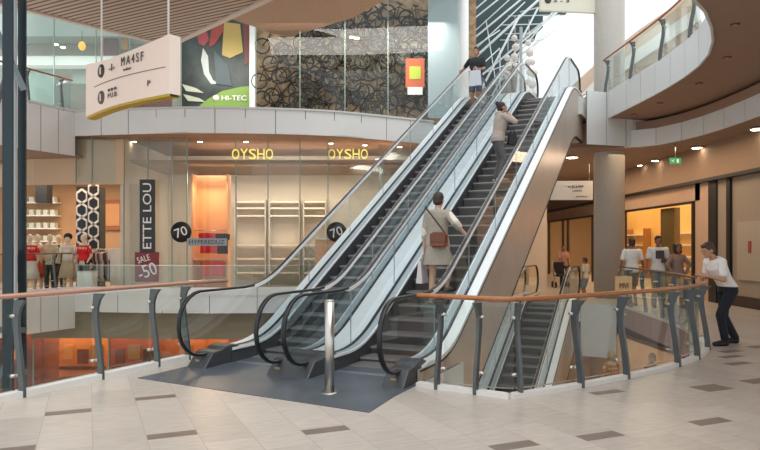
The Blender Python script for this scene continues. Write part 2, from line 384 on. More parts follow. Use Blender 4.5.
# ------------------------------------------------------------- escalators
T30 = math.tan(math.radians(30)); S0 = 6.9
def prof(k, lo, hi, n=110, s_lo=6.0, s_hi=20.2, win=.45):
    """smoothed rise profile z(s) of the incline z = T30*s + k between two levels"""
    def f(s): return min(max(T30*s+k, lo), hi)
    def g(s): return sum(f(s+win*(j/6)) for j in range(-6, 7))/13
    return g
def line(g, s0, s1, dz=0.0, step=.15):
    n = max(2, int((s1-s0)/step)); return [(s0+(s1-s0)*i/n-S0, g(s0+(s1-s0)*i/n)+dz) for i in range(n+1)]
R_N = .42
def make_escalator(t_l, t_r, ow_l, ow_r, z0, label, has_base=(True, True), clad=(True, True), step_rng=(7.7, 18.9), group=None, tall=1.1, il=.13, ir=.13):
    tc = (t_l+t_r)/2; hw = (t_r-t_l)/2
    e = thing('escalator', label, 'escalator', ST(tc, S0, z0), -AZ, group)
    gh = prof(-3.70, 1.0, UP+1.0); gd = prof(-4.50, .2, UP+.2); gs = prof(-4.68, 0.0, UP, win=.6)
    for si, (sx, ow, iw) in enumerate(((-1, ow_l, il), (1, ow_r, ir))):
        x = sx*hw
        # glass balustrade
        up = []; lo = []
        cs = 6.35+R_N; ct = 19.55
        n = 14
        for i in range(n+1):            # front curve
            a = PI/2*i/n
            s = cs-(R_N-.03)*math.cos(a)
            dz = (R_N-.03)*math.sin(a)
            up.append((s-S0, 1.0-R_N+dz)); lo.append((s-S0, max(.15, 1.0-R_N-dz)))
        L = line(gh, cs+.05, ct-.05, -.03)
        D = line(gd, cs+.05, ct-.05, -.02)
        up += L; lo += D
        for i in range(n+1):
            a = PI/2*(1-i/n); s = ct+(R_N-.03)*math.cos(a); dz = (R_N-.03)*math.sin(a)
            up.append((s-S0, UP+1.0-R_N+dz)); lo.append((s-S0, max(UP+.15, UP+1.0-R_N-dz)))
        bm = NB(); ribbon(bm, up, lo, x-.005, x+.005); obj('glass_panel', bm, G_esc, e)
        # seams between the panes
        for k in range(8):
            bm = NB(); s = 8.0+k*1.45; bar(bm, (x, s-S0, gd(s)), (x, s-S0, gh(s)-.04), .012, .006); obj('glass_seam', bm, mat('seam_grey', '#8e9a9a', .4), e)
        # handrail: black belt all round, wide pale guide on the run imitating sky reflection
        P = []
        for i in range(13):
            a = -PI/2*.98 - PI*(i/12)*.99
            P.append(Vector((x, cs+R_N*math.cos(a)-S0, 1.0-R_N+R_N*math.sin(a))))
        P = [p for p in P]
        P = [Vector((x, cs+.28-S0, .17))]+P
        P += [Vector((x, y, z)) for y, z in line(gh, cs+.1, ct-.1, 0, .2)]
        for i in range(13):
            a = PI/2-PI*(i/12)*.99
            P.append(Vector((x, ct+R_N*math.cos(a)-S0, UP+1.0-R_N+R_N*math.sin(a))))
        P.append(Vector((x, ct-.25-S0, UP+.17)))
        bm = NB(); sec = [(-.030, -.010), (-.026, -.018), (.026, -.018), (.030, -.010), (.028, .008), (.02, .014), (-.02, .014), (-.028, .008)]
        # keep the section side-on by sweeping in a fixed plane
        rings = []
        for i, p in enumerate(P):
            a = P[max(0, i-1)]; b = P[min(len(P)-1, i+1)]; d = (b-a).normalized(); u = Vector((1, 0, 0)).cross(d).normalized()
            rings.append([bm.verts.new(p+Vector((1, 0, 0))*q[0]+u*q[1]) for q in sec])
        for A, B in zip(rings, rings[1:]):
            for k in range(8):
                f = bm.faces.new((A[k], A[(k+1) % 8], B[(k+1) % 8], B[k])); f.smooth = True
        bm.faces.new(rings[0]); bm.faces.new(rings[-1][::-1])
        obj('handrail', bm, M_rubber, e)
        bm = NB(); g1 = line(gh, 7.9, 18.2, .008); g2 = line(gh, 7.9, 18.2, -.045)
        ribbon(bm, g1, g2, x-.0315, x+.0315); obj('handrail_sheen_guide', bm, M_alu, e)
        # decks: outer (bright) and inner (grey) with dark edge lines
        xo = x+sx*ow; xi = x-sx*iw
        DU = line(gd, 7.25, 19.6); DL = line(gd, 7.25, 19.6, -.05)
        DU[0] = (DU[0][0], .17); 
        bm = NB(); ribbon(bm, DU, DL, min(x+sx*.02, xo), max(x+sx*.02, xo)); obj('outer_deck', bm, M_alu, e)
        bm = NB(); ribbon(bm, DU, DL, min(x-sx*.03, xi), max(x-sx*.03, xi)); obj('inner_deck', bm, M_deck, e)
        bm = NB(); U2 = line(gd, 7.25, 19.6, .006); ribbon(bm, U2, line(gd, 7.25, 19.6, -.02), min(x+sx*.02, x-sx*.03), max(x+sx*.02, x-sx*.03)); obj('glass_clamp', bm, M_black, e)
        bm = NB(); ribbon(bm, line(gd, 7.25, 19.4, .004), line(gd, 7.25, 19.4, -.03), min(xi, xi-sx*.018), max(xi, xi-sx*.018)); obj('deck_edge', bm, M_alu, e)
        # inner skirt
        bm = NB(); ribbon(bm, line(gd, 7.25, 19.4, -.03), [(a[0], a[1]-.62) for a in line(gd, 7.25, 19.4)], min(xi, xi+sx*.02), max(xi, xi+sx*.02)); obj('skirt_panel', bm, mat('skirt_dark', '#4c4f52', .4, .3), e)
        # outer cladding
        if clad[si]:
            top = line(gd, 7.1, 19.4, -.05); lo = []
            for (y, z) in top:
                zz = z-tall
                lo.append((y, zz))
            bm = NB(); ribbon(bm, top, lo, min(xo, xo-sx*.03), max(xo, xo-sx*.03)); obj('outer_cladding', bm, M_clad, e)
            bm = NB(); ribbon(bm, [(a, b+.03) for a, b in lo], lo, min(xo+sx*.012, xo-sx*.06), max(xo+sx*.012, xo-sx*.06)); obj('cladding_edge', bm, M_dark, e)
            bm = NB(); ribbon(bm, line(gd, 7.1, 19.4, -.05), line(gd, 7.1, 19.4, -.075), min(xo, xo+sx*.008), max(xo, xo+sx*.008)); obj('shadow_line', bm, M_black, e)
    # truss underside
    lo = line(gd, 7.1, 19.4, -.05-tall)
    bm = NB(); ribbon(bm, [(a, b+.04) for a, b in lo], lo, -hw-ow_l+.03, hw+ow_r-.03); obj('underside', bm, mat('truss_underside', '#b7ab9f', .6), e)
    # steps
    sw = 2*hw-.26-.02; d = .317
    bm = NB(); ribs = 22
    box(bm, (0, d/2+.01, -.02), (sw, d+.02, .04), 0, 0, 0) if False else None
    box(bm, (0, d/2+.012, -.02), (sw, d, .036))
    for k in range(9):
        box(bm, (0, .02+d*(k+.5)/9, .001), (sw-.03, d/9*.5, .010))
    pr = []
    for k in range(7):                     # curved riser
        q = k/6; pr.append((.004+.05*math.sin(q*PI*.5), -.012-.24*q))
    R = [[bm.verts.new((-sw/2, y, z)), bm.verts.new((sw/2, y, z))] for y, z in pr]
    for A, B in zip(R, R[1:]):
        f = bm.faces.new((A[0], A[1], B[1], B[0])); f.material_index = 1; f.smooth = True
    for k in range(30):
        xx = -sw/2+sw*(k+.5)/30; box(bm, (xx, .006, -.035), (.010, .012, .05), 0, 1)
    box(bm, (0, .003, -.012), (sw, .018, .026), 0, 2)
    s = step_rng[0]; first = None; k = 0
    while s < step_rng[1]:
        z = gs(s)+.004
        if first is None: first = obj('step', bm, [M_step, M_riser, mat('step_nose', '#96928f', .4, .2)], e, (0, s-S0, z))
        else:
            c = first.copy(); COL.objects.link(c); c.parent = e; c.location = (0, s-S0, z)
        s += d
    # landing floor plates
    bm = NB(); box(bm, (0, 18.9-S0+.75, UP-.02), (2*hw-.34, 1.4, .05)); obj('comb_plate', bm, M_plate, e)
    return e
def base_bm(w_):
    """dark moulded plinth the handrail disappears into"""
    bm = NB(); pr = [(-.02, 0), (.16, .19), (.34, .20), (.42, .235), (.58, .25), (.78, .18), (1.15, .14), (1.15, 0)]
    a = [bm.verts.new((-w_/2, y, z)) for y, z in pr]; b = [bm.verts.new((w_/2, y, z)) for y, z in pr]
    bm.faces.new(a); bm.faces.new(b[::-1])
    for i in range(len(pr)):
        bm.faces.new((a[i], b[i], b[(i+1) % len(pr)], a[(i+1) % len(pr)]))
    return bm
TH = (-5.82, -4.64, -4.26, -3.04)
e1 = make_escalator(TH[0], TH[1], .17, .19, 0, 'left of the two upward escalators, a man in black T-shirt at its top', group=None, clad=(True, False))
e2 = make_escalator(TH[2], TH[3], .19, .165, 0, 'right of the two upward escalators, with the woman carrying a brown shoulder bag', clad=(False, True), tall=1.3)
e3 = make_escalator(TH[2], TH[3], .19, .165, LOW, 'escalator rising from the floor below, seen down through the glass railing', clad=(False, True), step_rng=(12.5, 18.9), tall=1.3)
e4 = make_escalator(TH[0], TH[1], .17, .19, LOW, 'escalator from the floor below, directly under the left upward escalator', clad=(True, False), step_rng=(13.5, 18.9))
def plinth(e, x, w_, s=6.72, z=0):
    o = obj('newel_base', base_bm(w_), M_base, e, (x, s-S0, z), bevel=.015)
    bm = NB(); box(bm, (-w_/2+.12, .055, .085), (.07, .012, .03)); 
    l = obj('badge', bm, mat('brass_badge', '#b59a6c', .4, .6), o, (0, 0, 0)); 
    return o
plinth(e1, -.62, .30); plinth(e1, .59+.19, .60)
plinth(e2, .60, .27)
# lower side boxes of the bases running back along the truss
for e, x, w_ in ((e1, -.62, .26), (e1, .78, .52)):
    bm = NB()
    pts = [(.8, 0), (.8, .15), (1.3, .16), (1.9, .36), (2.6, .76), (2.6, 0)]
    a = [bm.verts.new((x-w_/2, y-.18, z)) for y, z in pts]; b = [bm.verts.new((x+w_/2, y-.18, z)) for y, z in pts]
    bm.faces.new(a); bm.faces.new(b[::-1])
    for i in range(6): bm.faces.new((a[i], b[i], b[(i+1) % 6], a[(i+1) % 6]))
    obj('side_skirting', bm, M_base, e)
# bollard
bl = thing('bollard', 'stainless steel bollard in front of the escalator entrances', 'bollard', (-.545, 7.13, 0))
bm = NB(); tube(bm, (0, 0, 0), (0, 0, .995), .052, n=24); obj('post', bm, M_steel, bl)
bm = NB(); tube(bm, (0, 0, .995), (0, 0, 1.008), .053, .044, n=24); obj('cap', bm, M_steel, bl)
bm = NB(); tube(bm, (0, 0, 0), (0, 0, .012), .095, .09, n=24); obj('base_flange', bm, M_steel, bl)

# ------------------------------------------------------------- railings
def post_bm(hh=1.0, z0=-.02, th=.035, k=1.0):
    """steel blade: local +X points to the void, plate across Y thickness"""
    bm = NB()
    cl = [(-.02, .0, .045), (-.015, .15, .045), (.01, .35, .042), (.045, .55, .042), (.07, .72, .045), (.072, .84, .050), (.05, .93, .062), (.02, 1.0, .095)]
    rings = []
    for x, z, w_ in cl:
        x *= k
        rings.append([bm.verts.new((x-w_, -th/2, z0+z*hh)), bm.verts.new((x+w_*.75, -th/2, z0+z*hh)), bm.verts.new((x+w_*.75, th/2, z0+z*hh)), bm.verts.new((x-w_, th/2, z0+z*hh))])
    for A, B in zip(rings, rings[1:]):
        for q in range(4): bm.faces.new((A[q], A[(q+1) % 4], B[(q+1) % 4], B[q]))
    bm.faces.new(rings[0][::-1]); bm.faces.new(rings[-1])
    return bm
def railing(label, path, void_side, posts, z0=0.0, H=1.05, rail_mat=None, r=.032, glass_off=.11, post_k=1.0, rail_path=None, gz=(.06, .93), group=None, cat='railing', hmat=None):
    """path: list of (x,y); void_side +1 if the void is left of the path direction; posts: arc-length fractions"""
    P = smooth_path(V3(path), 2) if len(path) > 3 else resample(V3(path), .5)
    c = sum(P, Vector())/len(P); base = Vector((P[0].x, P[0].y, z0))
    rt = thing('glass_railing', label, cat, base, 0, group)
    def loc(v): return Vector(v)-base
    L = [0]
    for a, b in zip(P, P[1:]): L.append(L[-1]+(b-a).length)
    def at(f):
        d = f*L[-1]; i = 0
        while i < len(L)-2 and L[i+1] < d: i += 1
        q = (d-L[i])/max(1e-9, L[i+1]-L[i]); tg = (P[i+1]-P[i]).normalized(); n = Vector((-tg.y, tg.x, 0))*void_side
        return P[i].lerp(P[i+1], q), tg, n
    RP = [Vector((p[0], p[1], 0)) for p in rail_path] if rail_path else P
    if len(RP) > 3 and rail_path: RP = smooth_path(RP, 2)
    bm = NB(); sweep(bm, [loc(Vector((p.x, p.y, z0+H-.02))) for p in RP], circ(r, 12, .85)); obj('handrail', bm, rail_mat or M_wood, rt)
    first = None
    for f in posts:
        p, tg, n = at(f); a = math.atan2(n.y, n.x)
        if first is None: o = first = obj('post', post_bm(H-.05, k=post_k), M_post, rt, loc(Vector((p.x, p.y, z0))), a)
        else:
            o = first.copy(); COL.objects.link(o); o.parent = rt; o.location = loc(Vector((p.x, p.y, z0))); o.rotation_euler = (0, 0, a)
        # clamps
        if first is o:
            cms = []
            for zz in (.2, .78): bm = NB(); tube(bm, (.04, -.01, zz*H), (.16, -.01, zz*H), .012, n=8); tube(bm, (.09, -.05, zz*H), (.09, .05, zz*H), .019, n=10); cms.append(obj('glass_clamp', bm, M_steel, o))
        else:
            for cm in cms: c2 = cm.copy(); COL.objects.link(c2); c2.parent = o
    fs = sorted([0.0]+[f for f in posts if .02 < f < .98]+[1.0])
    for a_, b_ in zip(fs, fs[1:]):
        if (b_-a_)*L[-1] < .15: continue
        e_ = .02/L[-1]; m = max(2, int((b_-a_)*L[-1]/.3)+1); pts = []
        for i in range(m):
            p, tg, n = at(a_+e_+(b_-a_-2*e_)*i/(m-1)); q = p+n*glass_off; pts.append(loc(Vector((q.x, q.y, z0))))
        bm = NB(); sweep(bm, pts, [(-.005, gz[0]), (.005, gz[0]), (.005, gz[1]*H), (-.005, gz[1]*H)], smooth=False)
        gp = obj('glass_panel', bm, G_bal, rt)
        bm = NB(); sweep(bm, pts, [(-.006, gz[0]-.004), (.006, gz[0]-.004), (.006, gz[0]+.008), (-.006, gz[0]+.008)], smooth=False)
        obj('edge_strip', bm, M_steel, gp)
    return rt
lp = [xy(ST(-6.4, s)) for s in (-1, 1, 3.5, 7.2)]
LL = 8.2
railing('grey-posted railing with a shiny wooden rail left of the escalators', [lp[0], lp[3]], 1, [(s+1)/LL for s in (1.0, 2.0, 2.9, 3.7, 4.64, 5.66, 6.57, 7.15)], rail_mat=mat('glossy_rail', '#b98d78', .2, .2), H=1.09,
        rail_path=[lp[0], lp[3], xy(ST(-6.3, 7.9)), xy(ST(-5.95, 8.1))][:3])
nr = [ST(-2.84, 6.95), *[Vector((x, y, 0)) for x, y in near_right[1:]]]
nrp = [(p.x, p.y) for p in nr]
# posts placed by where their feet stand
def frac(path, pts):
    P = smooth_path(V3(path), 2) if len(path) > 3 else resample(V3(path), .5)
    L = [0]
    for a, b in zip(P, P[1:]): L.append(L[-1]+(b-a).length)
    out = []
    for q in pts:
        q = Vector((q[0], q[1], 0)); best = min(range(len(P)), key=lambda i: (P[i]-q).length); out.append(L[best]/L[-1])
    return out
def gp(px, py): Y = CH*F/(py-HY); return ((px-380)/F*Y, Y)
nfull = nrp
pf = [gp(*q) for q in ((443, 390), (474, 393.5), (529, 397), (585, 388.5), (632, 378), (673, 367.5), (698, 359), (708, 350))]
railing('curved railing with orange wooden rail over the opening, right of the escalators', nfull, 1, frac(nfull, pf), glass_off=.10)
railing('wooden-topped glass railing across the opening, behind the leaning man', far_right[::-1][:-1]+[(5.5, 11.5)], -1, [.15, .35, .55, .75, .92], glass_off=.06, r=.025, rail_mat=mat('dark_rail', '#6b5346', .4))
railing('glass railing on the upper curved balcony, wooden rail', bal_curve[:-1], 1, [.02, .18, .34, .5, .64, .78, .9], z0=5.9, H=1.0, glass_off=.05, r=.03)
# low glass edge of the left level-0 slab
railing('wooden-topped railing in front of the clothes shop', [(-10.0, 21.4), (-10.68, 19.97), (-12.6, 15.8)], -1, [.10, .3, .5, .75], z0=.25, H=1.1, glass_off=.03, rail_mat=_M['dark_rail'], r=.028)
railing('railing on the upper walkway left of the hanging sign', [(-10.0, 21.45), (-10.7, 19.98), (-12.65, 15.8)], -1, [.06, .25, .45, .7], z0=5.92, H=1.05, glass_off=.03, r=.035)
def plain_glass(name, label, path, z0, z1, cat='glass barrier'):
    P = smooth_path(V3(path), 1); base = Vector((P[0].x, P[0].y, z0)); r_ = thing(name, label, cat, base)
    Q = resample([(p.x, p.y, 0) for p in P], 1.5)
    for a, b in zip(Q, Q[1:]):
        bm = NB(); d = (b-a).normalized(); bar(bm, a+d*.01+Vector((0, 0, (z1-z0)/2))-Vector((base.x, base.y, 0)), b-d*.01+Vector((0, 0, (z1-z0)/2))-Vector((base.x, base.y, 0)), .012, z1-z0)
        g_ = obj('glass_panel', bm, G_bal, r_)
        bm = NB(); bar(bm, a+Vector((0, 0, z1-z0))-Vector((base.x, base.y, 0)), b+Vector((0, 0, z1-z0))-Vector((base.x, base.y, 0)), .02, .015); obj('edge_strip', bm, M_steel, g_)
    return r_
plain_glass('glass_barrier', 'frameless glass barrier in front of the lingerie shop', far_edge[4:9][::-1], .25, .95)
# ------------------------------------------------------------- columns and outer shell
bm = NB(); tube(bm, (0, 0, 0), (0, 0, 14), .45, n=40)
o = struct('column', bm, M_col, loc=(6.98, 20.1, 0))
bm = NB()
for x, y in ((-11.5+.0, 12.6),): pass
# lift shaft frame at the far left
lf = thing('lift_frame', 'dark steel lift shaft frame with diagonal braces at the left edge', 'steel frame', (-6.9, 12.4, LOW))
def upright(x0, x1, Y, w_=None):
    a = W(x0, 0, Y).x; b = W(x1, 0, Y).x; bm = NB(); box(bm, ((a+b)/2+6.9, Y-12.4, 10), (b-a, .05, 20.5)); return obj('upright', bm, M_dark, lf)
upright(3, 13, 12.4); upright(18.5, 26, 13.2); upright(-14, -6, 12.4)
def lbar(n, a, b, w_, m): 
    bm = NB(); bar(bm, a-Vector((-6.9, 12.4, LOW)), b-Vector((-6.9, 12.4, LOW)), w_, w_); return obj(n, bm, m, lf)
lbar('brace', W(-5, 28, 12.5), W(24, 90, 13), .09, mat('brace_grey', '#7d888c', .4, .5))
lbar('brace', W(12, 60, 12.5), W(-8, 118, 12.6), .07, _M['brace_grey'])
lbar('brace', W(-4, 392, 12.5), W(18, 330, 13), .08, _M['brace_grey'])
for i, yy in enumerate((330, 372)): lbar('cross_beam', W(0, yy, 12.5), W(24, yy, 13.2), .12, _M['brace_grey'])
lbar('pale_tube', W(14.5, -5, 13), W(14.5, 300, 13), .07, mat('pale_tube', '#b9c3c6', .4))
lbar('pale_tube', W(10, 250, 13), W(10, 395, 13), .10, _M['pale_tube'])

# ------------------------------------------------------------- left shops, level 0
def gpath(pts, z0, z1, name, m, seam=True, mw=.03, mm=None):
    """a glazed front: panes between mullions"""
    w_ = NB(); 
    root = bpy.data.objects.new(name, None); COL.objects.link(root); root['kind'] = 'structure'
    for i_, (a, b) in enumerate(zip(pts, pts[1:])):
        mm_ = m[min(i_, len(m)-1)] if isinstance(m, list) else m
        a3, b3 = Vector((*a, (z0+z1)/2)), Vector((*b, (z0+z1)/2)); d = (b3-a3).normalized()
        bm = NB(); 
        v = [bm.verts.new((a[0], a[1], z0)), bm.verts.new((b[0], b[1], z0)), bm.verts.new((b[0], b[1], z1)), bm.verts.new((a[0], a[1], z1))]; bm.faces.new(v)
        obj('pane', bm, mm_, root)
        bm = NB(); box(bm, (a[0], a[1], (z0+z1)/2), (mw, mw*1.6, z1-z0)); obj('mullion', bm, mm or mat('glass_edge', '#7f9388', .4), root)
    w_.free()
    return root
def PX(px, Y): return (px-380)/F*Y
fr = [(PX(124, 22), 22.0), (PX(148, 21.9), 21.9), (PX(172, 21.8), 21.8), (PX(187, 21.9), 21.9), (PX(236, 22), 22.0), (PX(268, 22.1), 22.1), (PX(300, 22.3), 22.3), (PX(328, 22.6), 22.6), (PX(380, 23.4), 23.4), (PX(430, 24.6), 24.6), (PX(480, 26), 26)]
G_c = glass('clear_shop_glass', '#f2f2ec', .9); G_h = glass('hazy_shop_glass', '#eef0ea', 1.0, opac=.10, ocol='#c6c4b6')
gpath(fr, 0, 5.17, 'window_1', [G_shop, G_shop, G_shop, G_c, G_h])
gpath([(PX(76, 21.9), 21.9), (PX(92, 21.9), 21.9), (PX(124, 22), 22.0)], 3.65, 5.17, 'window_2', G_shop)
# cream interior
bm = NB(); box(bm, (-1.5, 26.6, 2.5), (16.4, .2, 5.4)); box(bm, (-8.6, 24.3, 2.5), (.15, 4.5, 5.4))
struct('wall_left_shop', bm, M_cream)
bm = NB()
pts = [(-13.5, 23.2), (-12.6, 22.6), (-11.6, 22.2), (-10.2, 22.05), (PX(124, 22), 22.02)]
sweep(bm, [Vector((x, y, 3.62)) for x, y in pts], [(-.05, 0), (.05, 0), (.05, 1.5), (-.05, 1.5)], smooth=False)
struct('wall_bulkhead', bm, mat('tan_bulkhead', '#c9ad8f', .7))
bm = NB(); prism(bm, [(PX(103, 22.4), 22.3), (PX(124, 22), 22.05), (PX(124, 22), 24.8), (PX(103, 22.4)-.0, 24.8)], 99, 99.1) if False else None
box(bm, (-8.35, 22.6, 1.85), (.75, .12, 3.7)); struct('wall_beige_return', bm, M_cream)
bm = NB(); box(bm, (-13, 28.6, 2.4), (12, .2, 5)); box(bm, (-10.7, 28.5, 2.2), (.1, .1, .1)); struct('wall_shop_back', bm, mat('brown_shop_wall', '#b08a66', .8, noise=.1, scale=1))
# black tall sign, red sale poster, round decals
def board(name, label, cat, c, w_, h, m, depth=.05, rz=0.0):
    t = thing(name, label, cat, c, rz); bm = NB(); box(bm, (0, 0, 0), (w_, depth, h)); obj('board', bm, m, t); return t
def letters(t, s, w_, h, x=0, z=0, m=None, dep=.02, y=-.04, rot=None, name='lettering'):
    bm = text_bm(s, 1.0, dep); fit(bm, w_, h, M=None)
    if rot: bmesh.ops.rotate(bm, verts=bm.verts, cent=(0, 0, 0), matrix=Matrix.Rotation(rot, 3, 'Y'))
    for v in bm.verts: v.co += Vector((x, y, z))
    return obj(name, bm, m or M_white, t)
Ys = 21.7
q = W(147.5, 216, Ys); t = board('shop_sign', 'tall black vertical sign with white lettering reading ETTE LOU', 'sign', q, .5, 2.4, M_black)
letters(t, 'ETTE LOU', 2.15, .28, rot=-PI/2)
q = W(147, 267, Ys); t = board('sale_poster', 'dark red poster reading SALE -50 below the black vertical sign', 'poster', q, .78, .98, mat('dark_red', '#7e2227', .5))
letters(t, 'SALE', .42, .2, -.1, .27, rot=-.3); letters(t, '-50', .62, .42, 0.02, -.12, rot=-.35)
def decal(px, py, Y, label):
    q = W(px, py, Y); t = thing('round_decal', label, 'decal', q, 0, 'round discount stickers on the shop glass'); bm = NB(); tube(bm, (0, 0, 0), (0, .015, 0), .34, n=36); obj('disc', bm, M_black, t); letters(t, '70', .4, .3, 0, 0, y=-.012, dep=.01, rot=-.35); return t
decal(181, 232, 21.55, 'round black sticker with white 70, left one beside the lingerie display')
decal(336.5, 232, 22.3, 'round black sticker with white 70 behind the left escalator')
q = W(207, 242, 21.5); t = board('grey_strip_decal', 'grey strip sticker reading HYPEREDUZ beside the round sticker', 'decal', q, 1.3, .24, mat('strip_grey', '#8f979c', .5), .015)
letters(t, 'HYPEREDUZ', 1.15, .13, y=-.012, m=M_black, dep=.008)
M_gold = mat('gold_letters', '#e0cf62', .35, .3, emit='#ffe978', estr=.55)
for px, yy, lab in ((252.5, 21.9, 'gold shop lettering OYSHO, the left of two'), (348, 22.7, 'gold shop lettering OYSHO near the left escalator')):
    q = W(px, 154, yy); t = thing('gold_lettering', lab, 'lettering', q)
    for i, ch in enumerate('OYSHO'):
        letters(t, ch, .24, .34, (i-2)*.28, 0, M_gold, .05, 0, name='letter')
# lit orange niche with garments
M_orange = mat('orange_wall', '#ecb07c', .7, noise=.08, scale=2)
t = thing('display_niche', 'tall orange-lit display niche behind the glass with red garments', 'display niche', (PX(211, 22.9), 22.9, 0))
bm = NB(); box(bm, (0, .3, 2.02), (1.2, .05, 4.04)); obj('back_panel', bm, M_orange, t)
bm = NB(); box(bm, (-.6, .05, 2.02), (.05, .5, 4.04)); obj('side_panel', bm, M_orange, t)
bm = NB(); box(bm, (.6, .05, 2.02), (.05, .5, 4.04)); obj('side_panel', bm, M_orange, t)
for z in (1.1,):
    bm = NB(); box(bm, (0, .05, z), (1.15, .4, .03)); obj('shelf', bm, mat('pale_shelf', '#e8cfae', .6), t)
bm = NB(); tube(bm, (-.55, -.05, 2.1), (.55, -.05, 2.1), .015); obj('hanging_rail', bm, M_steel, t)
def garment_bm(w_=.42, h=.62, d=.07, sleeve=True, flare=1.0):
    bm = NB(); pr = [(.0, -.02), (.10, .0), (.5, -.05), (.46, -.30*1), (.40, -.34), (.36, -.16), (.34, -.55), (.36*flare, -1.0)]
    if not sleeve: pr = [(.0, -.02), (.12, 0), (.3, -.05), (.32, -.3), (.30, -.55), (.36*flare, -1.0)]
    L = [(-x*w_, z*h) for x, z in pr[::-1]]+[(x*w_, z*h) for x, z in pr[1:]]
    a = [bm.verts.new((x, -d/2*(1-.4*abs(x)/w_), z)) for x, z in L]; b = [bm.verts.new((x, d/2*(1-.4*abs(x)/w_), z)) for x, z in L]
    bm.faces.new(a); bm.faces.new(b[::-1])
    for i in range(len(L)): bm.faces.new((a[i], b[i], b[(i+1) % len(L)], a[(i+1) % len(L)]))
    return bm
def garment(loc, m, label, rz=0, w_=.5, h=.7, group=None, sleeve=True, flare=1.0):
    t = thing('garment', label, 'clothing', loc, rz, group); obj('cloth', garment_bm(w_, h, .08, sleeve, flare), m, t, bevel=.01)
    bm = NB(); tube(bm, (0, 0, 0), (0, 0, .09), .008, n=6); tube(bm, (-.12, 0, -.01), (.12, 0, -.01), .01, n=6); obj('hanger', bm, M_steel, t); return t
M_red = mat('red_fabric', '#d8222c', .8); M_wf = mat('white_fabric', '#e6ddd0', .85); M_bf = mat('black_fabric', '#211d20', .85)
M_beige = mat('beige_fabric', '#cbb494', .85); M_or = mat('orange_fabric', '#d8552a', .85)
garment((PX(206, 22.7), 22.65, 2.02), M_red, 'red robe hanging at the left of the orange niche')
garment((PX(215, 22.7), 22.75, 2.02), mat('coral_fabric', '#e8504a', .8), 'coral red robe hanging in the middle of the orange niche')
garment((PX(223, 22.7), 22.65, 2.0), M_bf, 'black robe hanging at the right of the orange niche')
garment((PX(208, 22.7), 22.6, 1.05), M_or, 'orange garment low in the niche on the left', h=.5)
garment((PX(219, 22.7), 22.6, 1.05), M_red, 'red garment low in the niche on the right', h=.5)
# shelving behind the glass
for i, (x0, x1) in enumerate(((236, 266), (270, 300), (304, 326))):
    Y = 26.2; t = thing('shelf_unit', 'cream shelf unit on the back wall of the lingerie shop, %s' % ['left of three', 'middle of three', 'right of three'][i], 'shelf', (PX((x0+x1)/2, Y), Y, 0)); w_ = (x1-x0)/F*Y
    for z in (.5, 1.05, 1.6, 2.75, 3.05, 3.3):
        bm = NB(); box(bm, (0, 0, z), (w_, .4, .06)); obj('shelf_board', bm, mat('shelf_board', '#efe4d2', .5), t)
    for sx in (-1, 1):
        bm = NB(); box(bm, (sx*w_/2, 0, 1.7), (.04, .4, 3.4)); obj('side_panel', bm, M_cream, t)
t = thing('sales_counter', 'pale orange counter panel low behind the left escalator', 'counter', (PX(345, 24.5), 24.6, 0)); bm = NB(); box(bm, (0, 0, .9), (2.2, .4, 1.8)); obj('front_panel', bm, mat('salmon', '#e0a57c', .7), t); bm = NB(); box(bm, (0, 0, 1.83), (2.3, .5, .06)); obj('top', bm, M_white, t)
# patterned pillar
t = thing('patterned_pillar', 'white shop pillar with black hexagon pattern', 'pillar', (PX(91, 24), 24.0, 0)); bm = NB(); box(bm, (0, 0, 1.85), (.85, .5, 3.7)); obj('core', bm, M_black, t)
bm = NB()
for r_ in range(7):
    for c_ in range(2):
        cx, cz = (c_-.5)*.42, .35+r_*.5+(.25 if c_ else 0); pts = [Vector((cx+.2*math.cos(a), -.27, cz+.25*math.sin(a))) for a in [PI/6+k*PI/3 for k in range(6)]]
        for k in range(6): bar(bm, pts[k], pts[(k+1) % 6], .03, .075)
obj('hexagon_pattern', bm, M_white, t)
t = board('framed_picture', 'reddish-brown framed picture on the clothes shop wall', 'picture', (PX(113, 28.4), 28.4, 2.9), .9, 1.3, mat('pic_brown', '#9a5a3c', .7)); bm = NB(); box(bm, (0, -.04, 0), (.6, .02, .95)); obj('print', bm, mat('pic_tan', '#c08a5c', .7), t)
